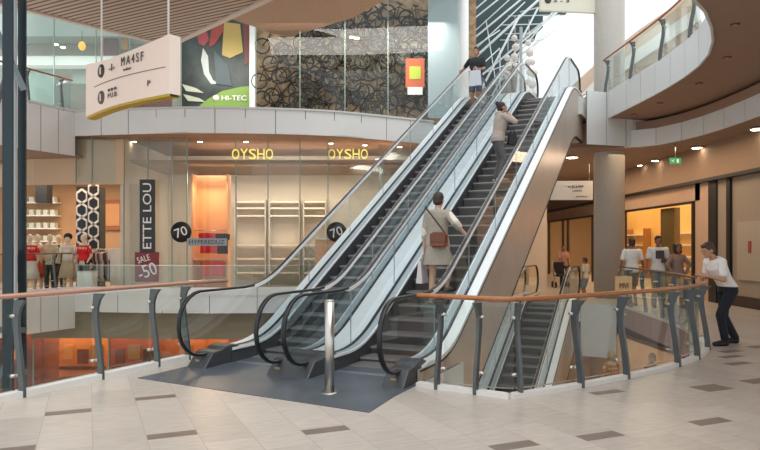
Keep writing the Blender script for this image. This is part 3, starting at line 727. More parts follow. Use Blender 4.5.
# mannequins and racks
def mannequin(px, Y, label, m_top, m_bot, rz=0, h=1.95, skirt=False, hair=False):
    t = thing('mannequin', label, 'mannequin', (PX(px, Y), Y, .0), rz); s = h/1.78
    ms = mat('mannequin_skin', '#d8c4a6', .45)
    bm = NB()
    def c(a, b, r1, r2): tube(bm, [k*s for k in a], [k*s for k in b], r1*s, r2*s, 12); ball(bm, [k*s for k in b], r2*s, n=10)
    for sx in (-1, 1):
        c((sx*.09, 0, .88), (sx*.10, .02, .48), .085, .055); c((sx*.10, .02, .48), (sx*.11, 0, .06), .055, .035); c((sx*.11, 0, .05), (sx*.13, -.14, .03), .035, .028)
        c((sx*.19, 0, 1.42), (sx*.25, .04, 1.15), .045, .036); c((sx*.25, .04, 1.15), (sx*.22, -.12, .93), .035, .025)
    c((0, 0, .86), (0, 0, 1.12), .16, .12); c((0, 0, 1.12), (0, 0, 1.38), .12, .17); c((0, 0, 1.40), (0, 0, 1.56), .06, .05); ball(bm, (0, -.01*s, 1.67*s), .105*s, (.85, 1, 1.15))
    obj('body', bm, ms, t)
    bm = NB(); tube(bm, (0, 0, .98*s), (0, 0, 1.2*s), .18*s, .15*s, 16); tube(bm, (0, 0, 1.2*s), (0, 0, 1.45*s), .15*s, .17*s, 16)
    for sx in (-1, 1): tube(bm, (sx*.15*s, 0, 1.43*s), (sx*.235*s, .03*s, 1.2*s), .07*s, .06*s, 10)
    obj('top', bm, m_top, t)
    bm = NB()
    if skirt: tube(bm, (0, 0, .45*s), (0, 0, 1.02*s), .28*s, .16*s, 18)
    else:
        for sx in (-1, 1): tube(bm, (sx*.1*s, .01, .12*s), (sx*.09*s, 0, .98*s), .06*s, .105*s, 12)
    obj('skirt' if skirt else 'trousers', bm, m_bot, t)
    if hair: bm = NB(); ball(bm, (0, .02*s, 1.72*s), .13*s, (1, 1, .9)); obj('wig', bm, M_bf, t)
    bm = NB(); tube(bm, (0, 0, 0), (0, 0, .015), .2, n=20); obj('stand', bm, M_steel, t)
    return t
mannequin(30, 21.9, 'mannequin in a red top at the far left of the clothes shop', M_red, M_wf, .3, skirt=True)
mannequin(38, 22.5, 'mannequin in white beside the red-topped one at the shop entrance', M_wf, M_red, -.2, skirt=True)
mannequin(50, 22.3, 'mannequin in beige top and black trousers at the shop entrance', M_beige, M_bf, .1)
mannequin(68, 22.4, 'mannequin in a white coat with dark hair left of the patterned pillar', M_wf, M_beige, .2, hair=True, skirt=True)
mannequin(84, 22.3, 'mannequin in a bright red top and black trousers in front of the patterned pillar', M_red, M_bf, -.3)
mannequin(59, 23.2, 'mannequin in dark clothes set back between the beige and white ones', M_bf, M_bf, 0)
pal = ['#8a7a66', '#3a3236', '#c9bda8', '#5c4a6a', '#b8a78c', '#d9d0c0', '#7a3a3a', '#40464a', '#a8a090', '#6e5a48']
def rack(px0, px1, Y, n, label, grp):
    x0, x1 = PX(px0, Y), PX(px1, Y); t = thing('clothes_rack', label, 'clothes rack', ((x0+x1)/2, Y, 0)); h = (x1-x0)/2
    bm = NB(); tube(bm, (-h, 0, 1.45), (h, 0, 1.45), .018); obj('hanging_rail', bm, M_steel, t)
    for sx in (-1, 1): bm = NB(); tube(bm, (sx*h, 0, 0), (sx*h, 0, 1.45), .018); obj('upright', bm, M_steel, t)
    bm = NB(); box(bm, (0, 0, .12), (2*h, .3, .03)); obj('base_shelf', bm, M_steel, t)
    src = None
    for i in range(n):
        x = x0+.1+(x1-x0-.2)*i/(n-1); m = mat('garment_tone_%d' % (i % 10), pal[i % 10], .85)
        garment((x, Y, 1.36), m, grp+', packed along one rail', 1.45, .5, .9+.2*((i*7) % 3)/3, grp)
rack(70, 82, 23.3, 6, 'clothes rack between mannequins and patterned pillar', 'dark and beige clothes hanging left of the pillar')
rack(93, 121, 23.2, 13, 'clothes rack right of the patterned pillar', 'mixed clothes hanging right of the pillar')
garment((PX(114, 22.7), 22.9, 1.5), M_wf, 'long white coat hanging in front of the right clothes rack', 0, .6, 1.3)
rack(40, 62, 25.5, 9, 'clothes rack deep in the shop behind the mannequins', 'clothes hanging behind the mannequins')
t = thing('display_plinth', 'white display plinth beside the clothes shop mannequins', 'plinth', (PX(88, 22), 21.95, 0)); bm = NB(); box(bm, (0, 0, .35), (.5, .4, .7)); obj('body', bm, M_white, t)
bm = NB(); box(bm, (0, 0, .37+.35), (.54, .44, .04)); obj('top', bm, M_cream, t)
# black hanging block and white shelves behind
t = board('black_panel', 'black square panel hanging inside the mall at left', 'panel', W(44, 188, 26), .45, 1.2, M_black, .45)
for i in range(4):
    t = thing('wall_shelf', 'pale wall shelf deep in the left shop, %s of four' % ['top', 'second', 'third', 'lowest'][i], 'shelf', (PX(40, 28.2), 28.2, 3.4-.55*i)); bm = NB(); box(bm, (0, 0, 0), (1.6, .5, .05)); obj('board', bm, M_white, t)
    bm = NB(); 
    for k in range(5): box(bm, (-.6+.3*k, 0, .14), (.18, .3, .22))
    o = obj('folded_stock', bm, mat('stock_teal', '#cfd2c6', .8), t); o['kind'] = 'stuff'

def downlight(loc, label, r=.09, e=14, grp=None, warm='#fff0d8'):
    t = thing('downlight', label, 'ceiling light', loc, 0, grp); bm = NB(); tube(bm, (0, 0, -.02), (0, 0, .01), r*1.25, n=20); obj('rim', bm, M_alu, t)
    bm = NB(); tube(bm, (0, 0, -.026), (0, 0, -.02), r, n=20); obj('lens', bm, mat('lamp_lens', '#fff4e0', .5, emit=warm, estr=e), t); return t
for i, (px, py, z) in enumerate(((30, 172, 4.38), (40, 167, 4.38), (50, 168, 4.38), (69, 166, 4.38))):
    Y = (z-CH)*F/(HY-py); downlight((PX(px, Y), Y, z), 'small recessed ceiling light above the clothes shop entrance', grp='ceiling lights over the clothes shop')
for i, px in enumerate((110, 134, 200, 246, 331, 365, 400)):
    Y = 22.6+max(0, px-300)*.012; downlight((PX(px, Y), Y, 5.15), 'recessed light high behind the lingerie shop glass', .08, grp='lights along the top of the shop glass')

# ------------------------------------------------------------- right shops, level 0
XR = 9.3
def RW(py, px): Y = XR*F/(px-380); return Y, CH-(py-HY)/F*Y
M_pink = mat('pale_pink_stone', '#c6a489', .55, noise=.05, scale=1.5)
def yR(px): return XR*F/(px-380)
bm = NB()
box(bm, (XR+.1, (yR(695)-.3+40)/2, 3.18), (.2, 40-yR(695)+.3, .56))      # band over the windows
box(bm, (XR+.1, (yR(709)+yR(695))/2, 1.72), (.2, yR(695)-yR(709), 3.44))     # pier
struct('wall_right', bm, M_pink)
bm = NB(); box(bm, (XR-.1, 27, 3.93), (.06, 27, .95)); struct('wall_right_bulkhead', bm, mat('bulkhead_brown', '#9c8068', .7))
bm = NB(); box(bm, (XR-.02, 27, 3.43), (.3, 26, .09)); struct('trim_16', bm, M_blackf)
bm = NB(); box(bm, (XR+.1, (yR(717)+yR(709))/2, 1.75), (.25, yR(709)-yR(717), 3.5)); box(bm, (XR+.1, (yR(730.5)+yR(727))/2, 1.75), (.25, yR(727)-yR(730.5), 3.5)); struct('trim_17', bm, M_blackf)
bm = NB(); box(bm, (XR+.12, (yR(727)+yR(717))/2, 1.72), (.2, yR(717)-yR(727), 3.44)); box(bm, (XR+.15, (yR(730.5)+12)/2, 1.72), (.2, yR(730.5)-12, 3.44)); struct('wall_right_grey', bm, mat('grey_beige_wall', '#9b8b79', .6))
bm = NB(); box(bm, (XR+.04, 15, .14), (.06, 7, .28)); struct('baseboard_right', bm, mat('dark_skirting', '#3a2a22', .5))
t = thing('wall_panel', 'pale wall panel with a small red notice at the right edge', 'panel', (XR+.02, yR(750), 1.9)); bm = NB(); box(bm, (0, 0, -.45), (.04, 1.2, 1.5)); obj('board', bm, mat('panel_tan', '#a99a88', .6), t); bm = NB(); box(bm, (-.03, 0, -.35), (.02, .12, .3)); obj('notice', bm, mat('notice_red', '#9c3b30', .6), t)
# shop windows
edges = [500, 512, 524, 536, 549, 563, 568, 593, 625, 655, 673, 694]
r_ = bpy.data.objects.new('window_3', None); COL.objects.link(r_); r_['kind'] = 'structure'
def rb(name, p0, p1, z0, z1, m, x=XR, th=.06):
    bm = NB(); box(bm, (x, (yR(p0)+yR(p1))/2, (z0+z1)/2), (th, abs(yR(p0)-yR(p1)), z1-z0)); return obj(name, bm, m, r_)
for a, b in zip(edges[4:], edges[5:]):
    bm = NB(); v = [(XR+.03, yR(a), .1), (XR+.03, yR(b), .1), (XR+.03, yR(b), 2.85), (XR+.03, yR(a), 2.85)]; bm.faces.new([bm.verts.new(k) for k in v]); obj('pane', bm, glass('warm_shop_glass', '#f4ead8', 1.0), r_)
for p in edges[4:]:
    if p in (655, 673): continue
    bm = NB(); box(bm, (XR, yR(p), 1.45), (.1, .14, 2.9)); obj('mullion', bm, M_blackf, r_)
bm = NB(); box(bm, (XR, (yR(694)+yR(549))/2, 2.87), (.12, yR(549)-yR(694), .07)); obj('head_frame', bm, M_blackf, r_)
bm = NB(); box(bm, (XR+.2, yR(664), 1.4), (.2, 1.0, 2.8)); obj('green_panel', bm, mat('olive_panel', '#75694a', .6), r_)
M_yel = mat('warm_yellow_wall', '#e8b86a', .8, noise=.05, scale=1)
bm = NB(); box(bm, (13.2, 30, 2.2), (.2, 28, 4.4)); box(bm, (11.5, yR(694)-.25, 2.2), (3.9, .12, 4.4)); box(bm, (11.2, 24.3, 2.2), (2.6, .12, 4.4)) if False else None
struct('wall_shop_right_back', bm, M_yel)
for i, (x, y) in enumerate(((12.9, 24), (12.9, 28), (12.9, 33))):
    t = thing('wall_shelving', 'lit shelving inside the warm shop, %s' % ['seen behind the standing people', 'in the middle of the shop', 'farthest along the shop'][i], 'shelf', (x, y, 0))
    for z in (.6, 1.1, 1.6, 2.1): bm = NB(); box(bm, (0, 0, z), (.35, 2.2, .05)); obj('shelf_board', bm, M_white, t)
    for sy in (-1, 1): bm = NB(); box(bm, (0, sy*1.1, 1.2), (.35, .05, 2.4)); obj('side_panel', bm, mat('shelf_wood', '#a3703f', .6), t)
bm = NB(); box(bm, (0, 40.2, 0), (46, .2, 14)); struct('wall_back', bm, mat('far_wall', '#c9b297', .8))
# hanging sign, exit sign, ceiling lights
t = board('hanging_sign', 'white hanging direction sign left of the stone column', 'sign', W(570.5, 190.5, 21.5), 1.42, .62, M_white, .06, -.05)
letters(t, '<< N A M P', .5, .09, .15, .12, M_black); letters(t, 'toilets', .3, .05, .2, .0, mat('sign_grey', '#777777', .6)); letters(t, 'parking', .35, .05, .35, -.2, _M['sign_grey'])
for sx in (-1, 1): bm = NB(); tube(bm, (sx*.6, 0, .3), (sx*.6, 0, .86), .01, n=6); obj('suspension_rod', bm, M_steel, t)
t = board('exit_sign', 'small green emergency exit sign under the right ceiling', 'exit sign', W(675.5, 161, 18.2), .3, .17, mat('exit_green', '#1d6b4a', .5, emit='#2a9a68', estr=.5), .05)
letters(t, '<', .07, .08, -.08, 0, y=-.03, dep=.01); bm = NB(); box(bm, (.05, -.03, 0), (.05, .01, .1)); obj('figure', bm, M_white, t)
bm = NB(); tube(bm, (0, 0, .08), (0, 0, .5), .012, n=6); obj('suspension_rod', bm, M_steel, t)
for px, py, s_ in ((572, 157.5, 1.6), (655, 163, 1.0), (697, 155, 1.3), (640, 175, .8), (758, 140, 1.5)):
    Y = 2.76*F/(HY-py); 
    if px > 600: Y = min(Y, 9.0*F/(px-380))
    downlight((PX(px, Y), Y, 4.37), 'recessed ceiling light with a warm glow in the right arcade ceiling', .1*s_, 20, 'ceiling lights of the right arcade')
for px, py in ((735, 24), (727, 57), (699, 83), (660, 103), (634, 114)):
    Y = 3.57*F/(HY-py); t = thing('soffit_spot', 'small brown recessed spotlight under the curved balcony', 'ceiling light', (PX(px, Y), Y, 5.165), 0, 'unlit spots under the curved balcony'); bm = NB(); tube(bm, (0, 0, -.012), (0, 0, .004), .075, n=18); obj('rim', bm, mat('spot_brown', '#5a3d2c', .5), t); bm = NB(); tube(bm, (0, 0, -.02), (0, 0, -.01), .045, n=14); obj('lens', bm, mat('spot_lens', '#c08060', .3), t)
# ------------------------------------------------------------- level 1 (upper) backdrop
def PY(px, py, Y): return W(px, py, Y)
bm = NB(); box(bm, (2.0, 34.5, 11.5), (.1, .2, .1)); box(bm, (-8.2, 27.6, 9.3), (19.6, .3, 7.3)); box(bm, (-18, 29.5, 9.3), (5, .3, 7.3)) if False else None
struct('wall_upper_left', bm, mat('pale_green_wall', '#b3b2a8', .6, noise=.08, scale=.7))
# poster window with sports picture
Yp = 26.9
def quad(px0, py0, px1, py1, Y, m, name, parent=None, th=.05):
    a = W(px0, py1, Y); b = W(px1, py0, Y); bm = NB(); box(bm, ((a.x+b.x)/2, Y, (a.z+b.z)/2), (b.x-a.x, th, b.z-a.z)); return obj(name, bm, m, parent)
po = bpy.data.objects.new('shop_poster', None); COL.objects.link(po); tag(po, 'tall dark shop poster with a green swoosh and sports shoes in the upper window', 'poster')
quad(182, -12, 250, 112, Yp, mat('poster_dark', '#2a3330', .5, noise=.7, scale=1.2), 'board', po)
def poly(pts, Y, m, name, parent, th=.02):
    bm = NB(); a = [bm.verts.new(W(x, y, Y)) for x, y in pts]; b = [bm.verts.new(W(x, y, Y)+Vector((0, th, 0))) for x, y in pts]
    bm.faces.new(a); bm.faces.new(b[::-1])
    for i in range(len(pts)): bm.faces.new((a[i], a[(i+1) % len(pts)], b[(i+1) % len(pts)], b[i]))
    return obj(name, bm, m, parent)
def pc(n, c): return mat('print_'+n, c, .6)
Y1 = Yp-.05
poly([(194, 110), (208, 99), (222, 91), (240, 87), (250, 86), (250, 110)], Y1, pc('green', '#6f8f3e'), 'green_swoosh', po)
poly([(211, 30), (222, 20), (224, 30), (215, 44), (209, 47)], Y1, pc('red', '#8a3a33'), 'red_shape', po)
poly([(224, 22), (240, 24), (243, 52), (230, 58), (222, 55)], Y1, pc('gold', '#a08a4c'), 'gold_shape', po)
poly([(197, 35), (206, 28), (209, 40), (204, 46), (199, 44)], Y1, pc('pinkred', '#8f4145'), 'red_sleeve', po)
poly([(243, 20), (250, 18), (250, 60), (245, 66)], Y1, pc('maroon', '#6b3a33'), 'maroon_shape', po)
poly([(203, 48), (208, 56), (209, 72), (213, 80), (220, 84), (211, 84), (204, 74), (201, 60)], Y1, pc('pale', '#a3a9a4'), 'pale_leg', po)
poly([(182, 84), (196, 88), (204, 93), (186, 91)], Y1, pc('shoe', '#a7ab98'), 'shoe', po); poly([(183, 94), (199, 98), (206, 102), (188, 101)], Y1, pc('shoe', '#a7ab98'), 'shoe', po)
poly([(214, 50), (228, 66), (232, 86), (216, 84)], Y1-.01, pc('slate', '#3d4a4c'), 'slate_shape', po)
bm = fit(text_bm('HI-TEC', 1, .02), 1.0, .2); 
for v in bm.verts: v.co += W(234, 98, Y1-.03)
obj('lettering', bm, M_white, po)
bm = NB(); tube(bm, W(216, 98, Y1-.04), W(216, 98, Y1-.02), .12, n=16); obj('logo_disc', bm, M_white, po)
bm = NB(); a = W(252.5, 0, 26.7); box(bm, (a.x, 26.7, 9.3), (.22, .15, 7.2)); struct('trim_18', bm, mat('mullion_white', '#cfd3cf', .5))
# bicycle wall
quad_o = quad(256, -30, 476, 125, 27.2, mat('bike_wall_back', '#a08668', .8, noise=.55, scale=3.5), 'wall_bike_shop'); quad_o['kind'] = 'structure'
M_bike = mat('black_bike', '#121314', .4, .3); M_rim = mat('grey_rim', '#77736b', .35, .7)
def make_bike():
    t = thing('bicycle', 'black bicycle hanging on the crowded upper wall of bicycles', 'bicycle', (0, 0, 0), 0, 'black bicycles covering the upper shop wall')
    for sx in (-1, 1):
        cx = sx*.5; bm = NB(); P = [Vector((cx+.31*math.cos(2*PI*k/20), 0, .31*math.sin(2*PI*k/20))) for k in range(20)]
        sweep(bm, P, circ(.03, 5), closed=True, up=Vector((0, 1, 0))); w_ = obj('wheel', bm, M_bike, t)
        bm = NB(); P = [Vector((cx+.275*math.cos(2*PI*k/16), 0, .275*math.sin(2*PI*k/16))) for k in range(16)]
        sweep(bm, P, circ(.010, 4), closed=True, up=Vector((0, 1, 0)))
        for k in range(8): a = PI*k/8; bar(bm, (cx-.27*math.cos(a), 0, -.27*math.sin(a)), (cx+.27*math.cos(a), 0, .27*math.sin(a)), .005, .005)
        obj('rim', bm, M_rim, w_)
    bm = NB(); p = {'r': (-.5, 0, 0), 'bb': (-.08, 0, -.03), 'st': (-.2, 0, .42), 'hd': (.33, 0, .42), 'f': (.5, 0, 0), 'h2': (.36, 0, .32)}
    for a, b in (('r', 'bb'), ('r', 'st'), ('bb', 'st'), ('st', 'hd'), ('bb', 'h2'), ('h2', 'f'), ('hd', 'h2')): tube(bm, p[a], p[b], .022, n=6)
    tube(bm, (-.2, 0, .42), (-.22, 0, .52), .014, n=6); tube(bm, (-.08, -.02, -.03), (-.08, -.04, -.03), .09, n=12)
    obj('frame', bm, M_bike, t)
    bm = NB(); box(bm, (-.23, 0, .54), (.24, .1, .04)); obj('saddle', bm, M_bike, t)
    bm = NB(); tube(bm, (.33, 0, .42), (.30, 0, .56), .015, n=6); tube(bm, (.30, -.25, .57), (.30, .25, .57), .013, n=6); tube(bm, (.30, -.2, .57), (.42, -.2, .5), .012, n=6); obj('handlebar', bm, M_bike, t)
    return t
def bike_label(r_, c_):
    rows = ['lowest', 'second', 'third', 'fourth', 'fifth', 'sixth', 'seventh']
    return 'black bicycle on the bike wall, %s row from below, number %s from the white mullion' % (rows[r_], ['one', 'two', 'three', 'four', 'five', 'six', 'seven', 'eight', 'nine', 'ten', 'eleven', 'twelve'][c_])
b0 = make_bike(); used = False
for r_ in range(7):
    for c_ in range(11):
        px = 274+c_*18+(11 if r_ % 2 else 0); py = 106-r_*14.5
        if px > 452 or (py < 38 and px < 300) or py < 12: continue
        q = W(px+random.uniform(-3, 3), py+random.uniform(-2, 2), 26.75+random.uniform(-.15, .15)); 
        if not used: b0.location = q; o = b0; used = True
        else: o = dup(b0, q)
        o.rotation_euler = (0, random.choice([-.5, -.25, 0, .2, .5, PI/2, PI]), random.choice([0, 0, PI]))
        o['label'] = bike_label(r_, c_)
t = board('price_banner', 'orange banner with green and yellow print among the bicycles', 'banner', W(415, 73, 26.3), .75, 1.15, mat('banner_orange', '#c9603a', .6)); bm = NB(); box(bm, (0, -.04, .0), (.45, .02, .5), .0); obj('print', bm, mat('banner_lime', '#b8c43a', .6), t); bm = NB(); box(bm, (0, -.03, -.72), (.6, .02, .3)); obj('white_strip', bm, M_white, t)
t = board('cream_panel', 'cream back panel above the orange banner on the bicycle wall', 'panel', W(412, 50, 27.0), 1.6, .9, mat('cream_lit', '#d9c4a4', .7), .05)
# glass in front of the bike wall
gpath([(PX(256, 25.6), 25.6), (PX(300, 25.6), 25.6), (PX(345, 25.6), 25.6), (PX(388, 25.5), 25.5), (PX(430, 25.4), 25.4)], 5.65, 12.5, 'window_4', glass('blue_glass', '#eef2f1', .8))
# pale blue glazed wall and white column beyond
t_ = quad(428, -20, 458, 118, 25.3, glass('pale_glazing', '#b9cdd0', 1.0, opac=.55, ocol='#b4c6c9'), 'window_5'); t_['kind'] = 'structure'
bm = NB(); a = W(462, 0, 26); tube(bm, (a.x, 26, 5.65), (a.x, 26, 14), .26, n=28); struct('column', bm, mat('white_column', '#e9ecec', .4))
bm = NB(); prism(bm, [(p.x, p.y) for p in (W(432, 0, 23), W(446, 0, 21.2), W(474, 0, 26.5), W(470, 0, 28.5), W(440, 0, 28))], 11.9, 12.2); struct('ceiling', bm, mat('beige_soffit', '#c4b19c', .6))
# slatted ceiling and perforated soffit
M_slat = slat_mat('slatted_ceiling', '#b39a8a', '#4e403a', 4.6, math.radians(-62), .6, .62)
bm = NB(); prism(bm, [(-8.1, 25.4), (-11.5, 21.6), (-20, 12.2), (-20, 9), (-2.6, 9), (-2.6, 17.0), (-3.3, 20.4)], 9.3, 9.34); struct('ceiling', bm, M_slat)
bm = NB()
for a, b in (((-8.1, 25.4), (-20, 12.2)), ((-8.1, 25.4), (-3.3, 20.4)), ((-3.3, 20.4), (-2.6, 17))): bar(bm, (*a, 9.38), (*b, 9.38), .2, .3)
struct('trim_19', bm, mat('ceiling_edge', '#bfb0a4', .5))
M_perf = mat('perforated_soffit', '#a1826c', .7, noise=.15, scale=14)
bm = NB(); prism(bm, [(PX(228, 24.2), 24.2), (PX(287, 26.5), 26.5), (PX(352, 24.2), 24.2), (PX(390, 22.2), 22.2), (.1, 19), (-3.0, 20.2)], 9.92, 9.97); struct('ceiling', bm, M_perf)
# hanging direction sign
M_signf = mat('warm_white_sign', '#f8e4d6', .5)
A = Vector((-7.2, 16.2, 0)); B = Vector((-4.42, 13.9, 0)); mid = (A+B)/2; ang = math.atan2(B.y-A.y, B.x-A.x); Ls = (B-A).length
t = thing('hanging_sign', 'large pinkish-white direction sign hanging from the slatted ceiling at upper left', 'sign', (mid.x, mid.y, 4.74), ang)
bm = NB(); n = 14; up = []; lo = []
R = []
for i in range(n+1):
    u = i/n; x = (u-.5)*Ls; bow = -.30*math.sin(u*PI)*.6; zt = 1.28-.0*u-.16*math.sin(u*PI)+.02*u; zb = .0+.05*u-.0*math.sin(u*PI)
    R.append([bm.verts.new((x, bow-.02, zb)), bm.verts.new((x, bow+.25, zb)), bm.verts.new((x, bow+.25, zt)), bm.verts.new((x, bow-.02, zt))])
for P_, Q_ in zip(R, R[1:]):
    for k in range(4): bm.faces.new((P_[k], P_[(k+1) % 4], Q_[(k+1) % 4], Q_[k]))
bm.faces.new(R[0][::-1]); bm.faces.new(R[-1]); obj('box_body', bm, M_signf, t)
bm = NB()
R = []
for i in range(n+1):
    u = i/n; x = (u-.5)*Ls; bow = -.18*math.sin(u*PI); zb = .0+.05*u
    R.append([bm.verts.new((x, bow-.0, zb-.05)), bm.verts.new((x, bow+.23, zb-.05)), bm.verts.new((x, bow+.23, zb)), bm.verts.new((x, bow-.0, zb))])
for P_, Q_ in zip(R, R[1:]):
    for k in range(4): bm.faces.new((P_[k], P_[(k+1) % 4], Q_[(k+1) % 4], Q_[k]))
obj('yellow_base', bm, mat('sign_yellow', '#b9a43a', .5), t)
def bowy(x): return -.18*math.sin((x/Ls+.5)*PI)-.03
M_ink = mat('sign_ink', '#4a423f', .6)
for zz, m_ in ((.92, M_ink), (.30, mat('sign_ink2', '#6d625e', .6))):
    x = -Ls*.21; bm = NB(); tube(bm, (x, bowy(x)-.01, zz), (x, bowy(x)+.03, zz), .155, n=24); obj('round_badge', bm, m_, t)
    bm = fit(text_bm('1', 1, .01), .05, .16); 
    for v in bm.verts: v.co += Vector((x, bowy(x)-.025, zz))
    obj('lettering', bm, M_signf, t)
for s_, x, z, w_, h_ in (('-I-', -.2, .90, .26, .16), ('M A 4 S F', .62, .95, .8, .2), ('toilets', .45, .76, .3, .06), ('@ @ @', -.18, .40, .4, .07), ('P U B', -.18, .27, .4, .11), ('P', 1.2, .34, .08, .12)):
    bm = fit(text_bm(s_, 1, .01), w_, h_)
    for v in bm.verts: v.co += Vector((x, bowy(x+v.co.x*0+v.co.x)-.015, z))
    obj('lettering', bm, M_ink, t)
bm = NB()
for i in range(n): x0 = -.33*Ls+i*Ls*.8/n; x1 = x0+Ls*.8/n; bar(bm, (x0, bowy(x0)-.0, .62), (x1, bowy(x1)-.0, .62), .012, .012)
obj('divider_line', bm, _M['sign_ink2'], t)
for x in (-Ls*.35, Ls*.44): bm = NB(); tube(bm, (x, .1, 1.1), (x, .1, 4.62), .022, n=8); obj('suspension_rod', bm, M_white, t)
# upper left shops behind the walkway
def pq(px0, py0, px1, py1, Y, c, name, label, cat, rough=.6):
    a = W(px0, py1, Y); b = W(px1, py0, Y); bm = NB(); box(bm, (0, 0, 0), (b.x-a.x, .08, b.z-a.z)); o = thing(name, label, cat, ((a.x+b.x)/2, Y, (a.z+b.z)/2)); obj('board', bm, mat('pq_'+c, c, rough), o); return o
gpath([(PX(26, 26), 26), (PX(54, 26), 26), (PX(96, 26), 26), (PX(130, 26), 26), (PX(181, 26), 26)], 5.65, 12, 'window_6', glass('green_glass', '#dbe4df', 1.0, opac=.1, ocol='#c3cbc6'))
bm = NB(); box(bm, (-13, 26.9, 10.4), (7.5, 1, .9)); struct('trim_20', bm, mat('white_bulkhead', '#c3cdca', .5))
bm = NB(); box(bm, (-12.5, 26.4, 8.9), (5.5, .5, .35)); struct('trim_21', bm, _M['white_bulkhead'])
pq(29, 62, 54, 112, 26.6, '#8fa8a6', 'glazed_partition', 'pale teal glazed partition on the upper level behind the walkway railing', 'partition')
pq(54, 84, 70, 144, 26.5, '#46504c', 'dark_counter', 'dark counter on the upper level left of the hanging sign', 'counter')
pq(72, 62, 88, 84, 26.8, '#a3b3ae', 'pale_window', 'pale window beside the dark counter on the upper level', 'window')
pq(104, 38, 118, 58, 26.7, '#7d5a5c', 'reddish_picture', 'reddish picture above the hanging sign', 'picture')
pq(122, 32, 128, 50, 26.7, '#c9924e', 'orange_banner', 'narrow orange banner above the hanging sign', 'banner')
pq(96, 98, 172, 144.5, 26.4, '#6d2530', 'red_counter', 'dark red counter low behind the hanging sign', 'counter')
t = thing('wall_lamp', 'small yellow lit lamp in the upper left shop', 'lamp', W(82, 46, 26.3)); bm = NB(); ball(bm, (0, 0, 0), .14, (1, 1, 1.3)); obj('shade', bm, mat('yellow_lamp', '#d8a040', .5, emit='#ffb040', estr=1.2), t); bm = NB(); tube(bm, (0, 0, .1), (0, 0, .6), .01, n=6); obj('cord', bm, M_black, t)
for i, (px, py) in enumerate(((56, 44), (63, 47), (352, 37), (357, 38))):
    downlight(W(px, py, 26.2), 'small bright round light in the upper level shop ceiling', .09, 14, 'bright lights of the upper level shops')
# far atrium: dark structure with pale diagonal tubes
M_dg = mat('dark_glazed_roof', '#34474a', .35, .2, noise=.3, scale=.5)
poly([(468, -20), (580, -20), (574, 4), (566, 14), (543, 15), (543, 27), (537, 33), (534, 41), (520, 44), (516, 95), (468, 110)], 36, M_dg, 'wall_glazed_far', None, .2)['kind'] = 'structure'
tr_ = thing('roof_truss', 'pale diagonal steel tubes crossing in front of the dark glazing at top centre', 'roof truss', W(500, 60, 35))
o0 = tr_.location.copy()
for a, b, w_ in (((470, 62), (545, -6), .16), ((472, 40), (530, -8), .12), ((470, 85), (560, 10), .12), ((478, 96), (520, 15), .14), ((492, 96), (538, 8), .12), ((470, 22), (510, -10), .1), ((505, 70), (548, 62-30), .07), ((500, 25), (542, 24), .07), ((508, 16), (560, 15), .06), ((505, 34), (535, 33), .06), ((478, 75), (520, 60), .06), ((486, 20), (486+12, 96), .06), ((480, 100), (566, -4), .1), ((470, 54), (525, 2), .08), ((476, 30), (520, -10), .07), ((512, 60), (556, 30), .07), ((515, 44), (566, 4), .1), ((506, 80), (540, 40), .08), ((520, 12), (570, 0), .08), ((484, 88), (530, 66), .06), ((500, 40), (546, 40), .06), ((500, 50), (500, 96), .07), ((472, 12), (500, -12), .1), ((470, 50), (500, 30), .08), ((472, 74), (500, 48), .08)):
    bm = NB(); tube(bm, W(*a, 35.2)-o0, W(*b, 34.6)-o0, w_*.42, n=8); obj('tube', bm, mat('pale_truss', '#d3dadb', .4), tr_)
M_mer = mat('milky_roof_panel', '#fbfdfd', .6)
pl_ = thing('lamp_mast', 'slender grey mast beside the ball garlands above the top landing', 'mast', W(521, 80, 30)); bm = NB(); tube(bm, (0, 0, -3.43), (0, 0, 2.4), .07, n=10); obj('pole', bm, mat('mast_grey', '#8d9a99', .5), pl_)
def garland(px, py0, py1, Y, label, r=.17):
    n_ = max(3, int((py1-py0)/7)); t = thing('ball_garland', label, 'decoration', W(px, py0, Y))
    bm = NB(); tube(bm, (0, 0, 1.0), (0, 0, -(py1-py0)/F*Y), .012, n=6); obj('cord', bm, M_steel, t)
    for k in range(n_): bm = NB(); ball(bm, ((k % 2)*.06-.03, 0, -(py1-py0)/F*Y*k/(n_-1)), r*(.8+.2*((k*3) % 4)/3)); obj('ball', bm, mat('pearl', '#cfcac3', .35), t)
garland(515, 38, 66, 29, 'string of pale balls hanging above the top of the escalators, left one')
garland(529, 43, 82, 28, 'string of pale balls hanging above the top of the escalators, middle one')
garland(533, 62, 96, 27, 'string of pale balls hanging lowest, right of the others')
garland(508, 58, 74, 29.5, 'short string of pale balls beside the middle handrails')
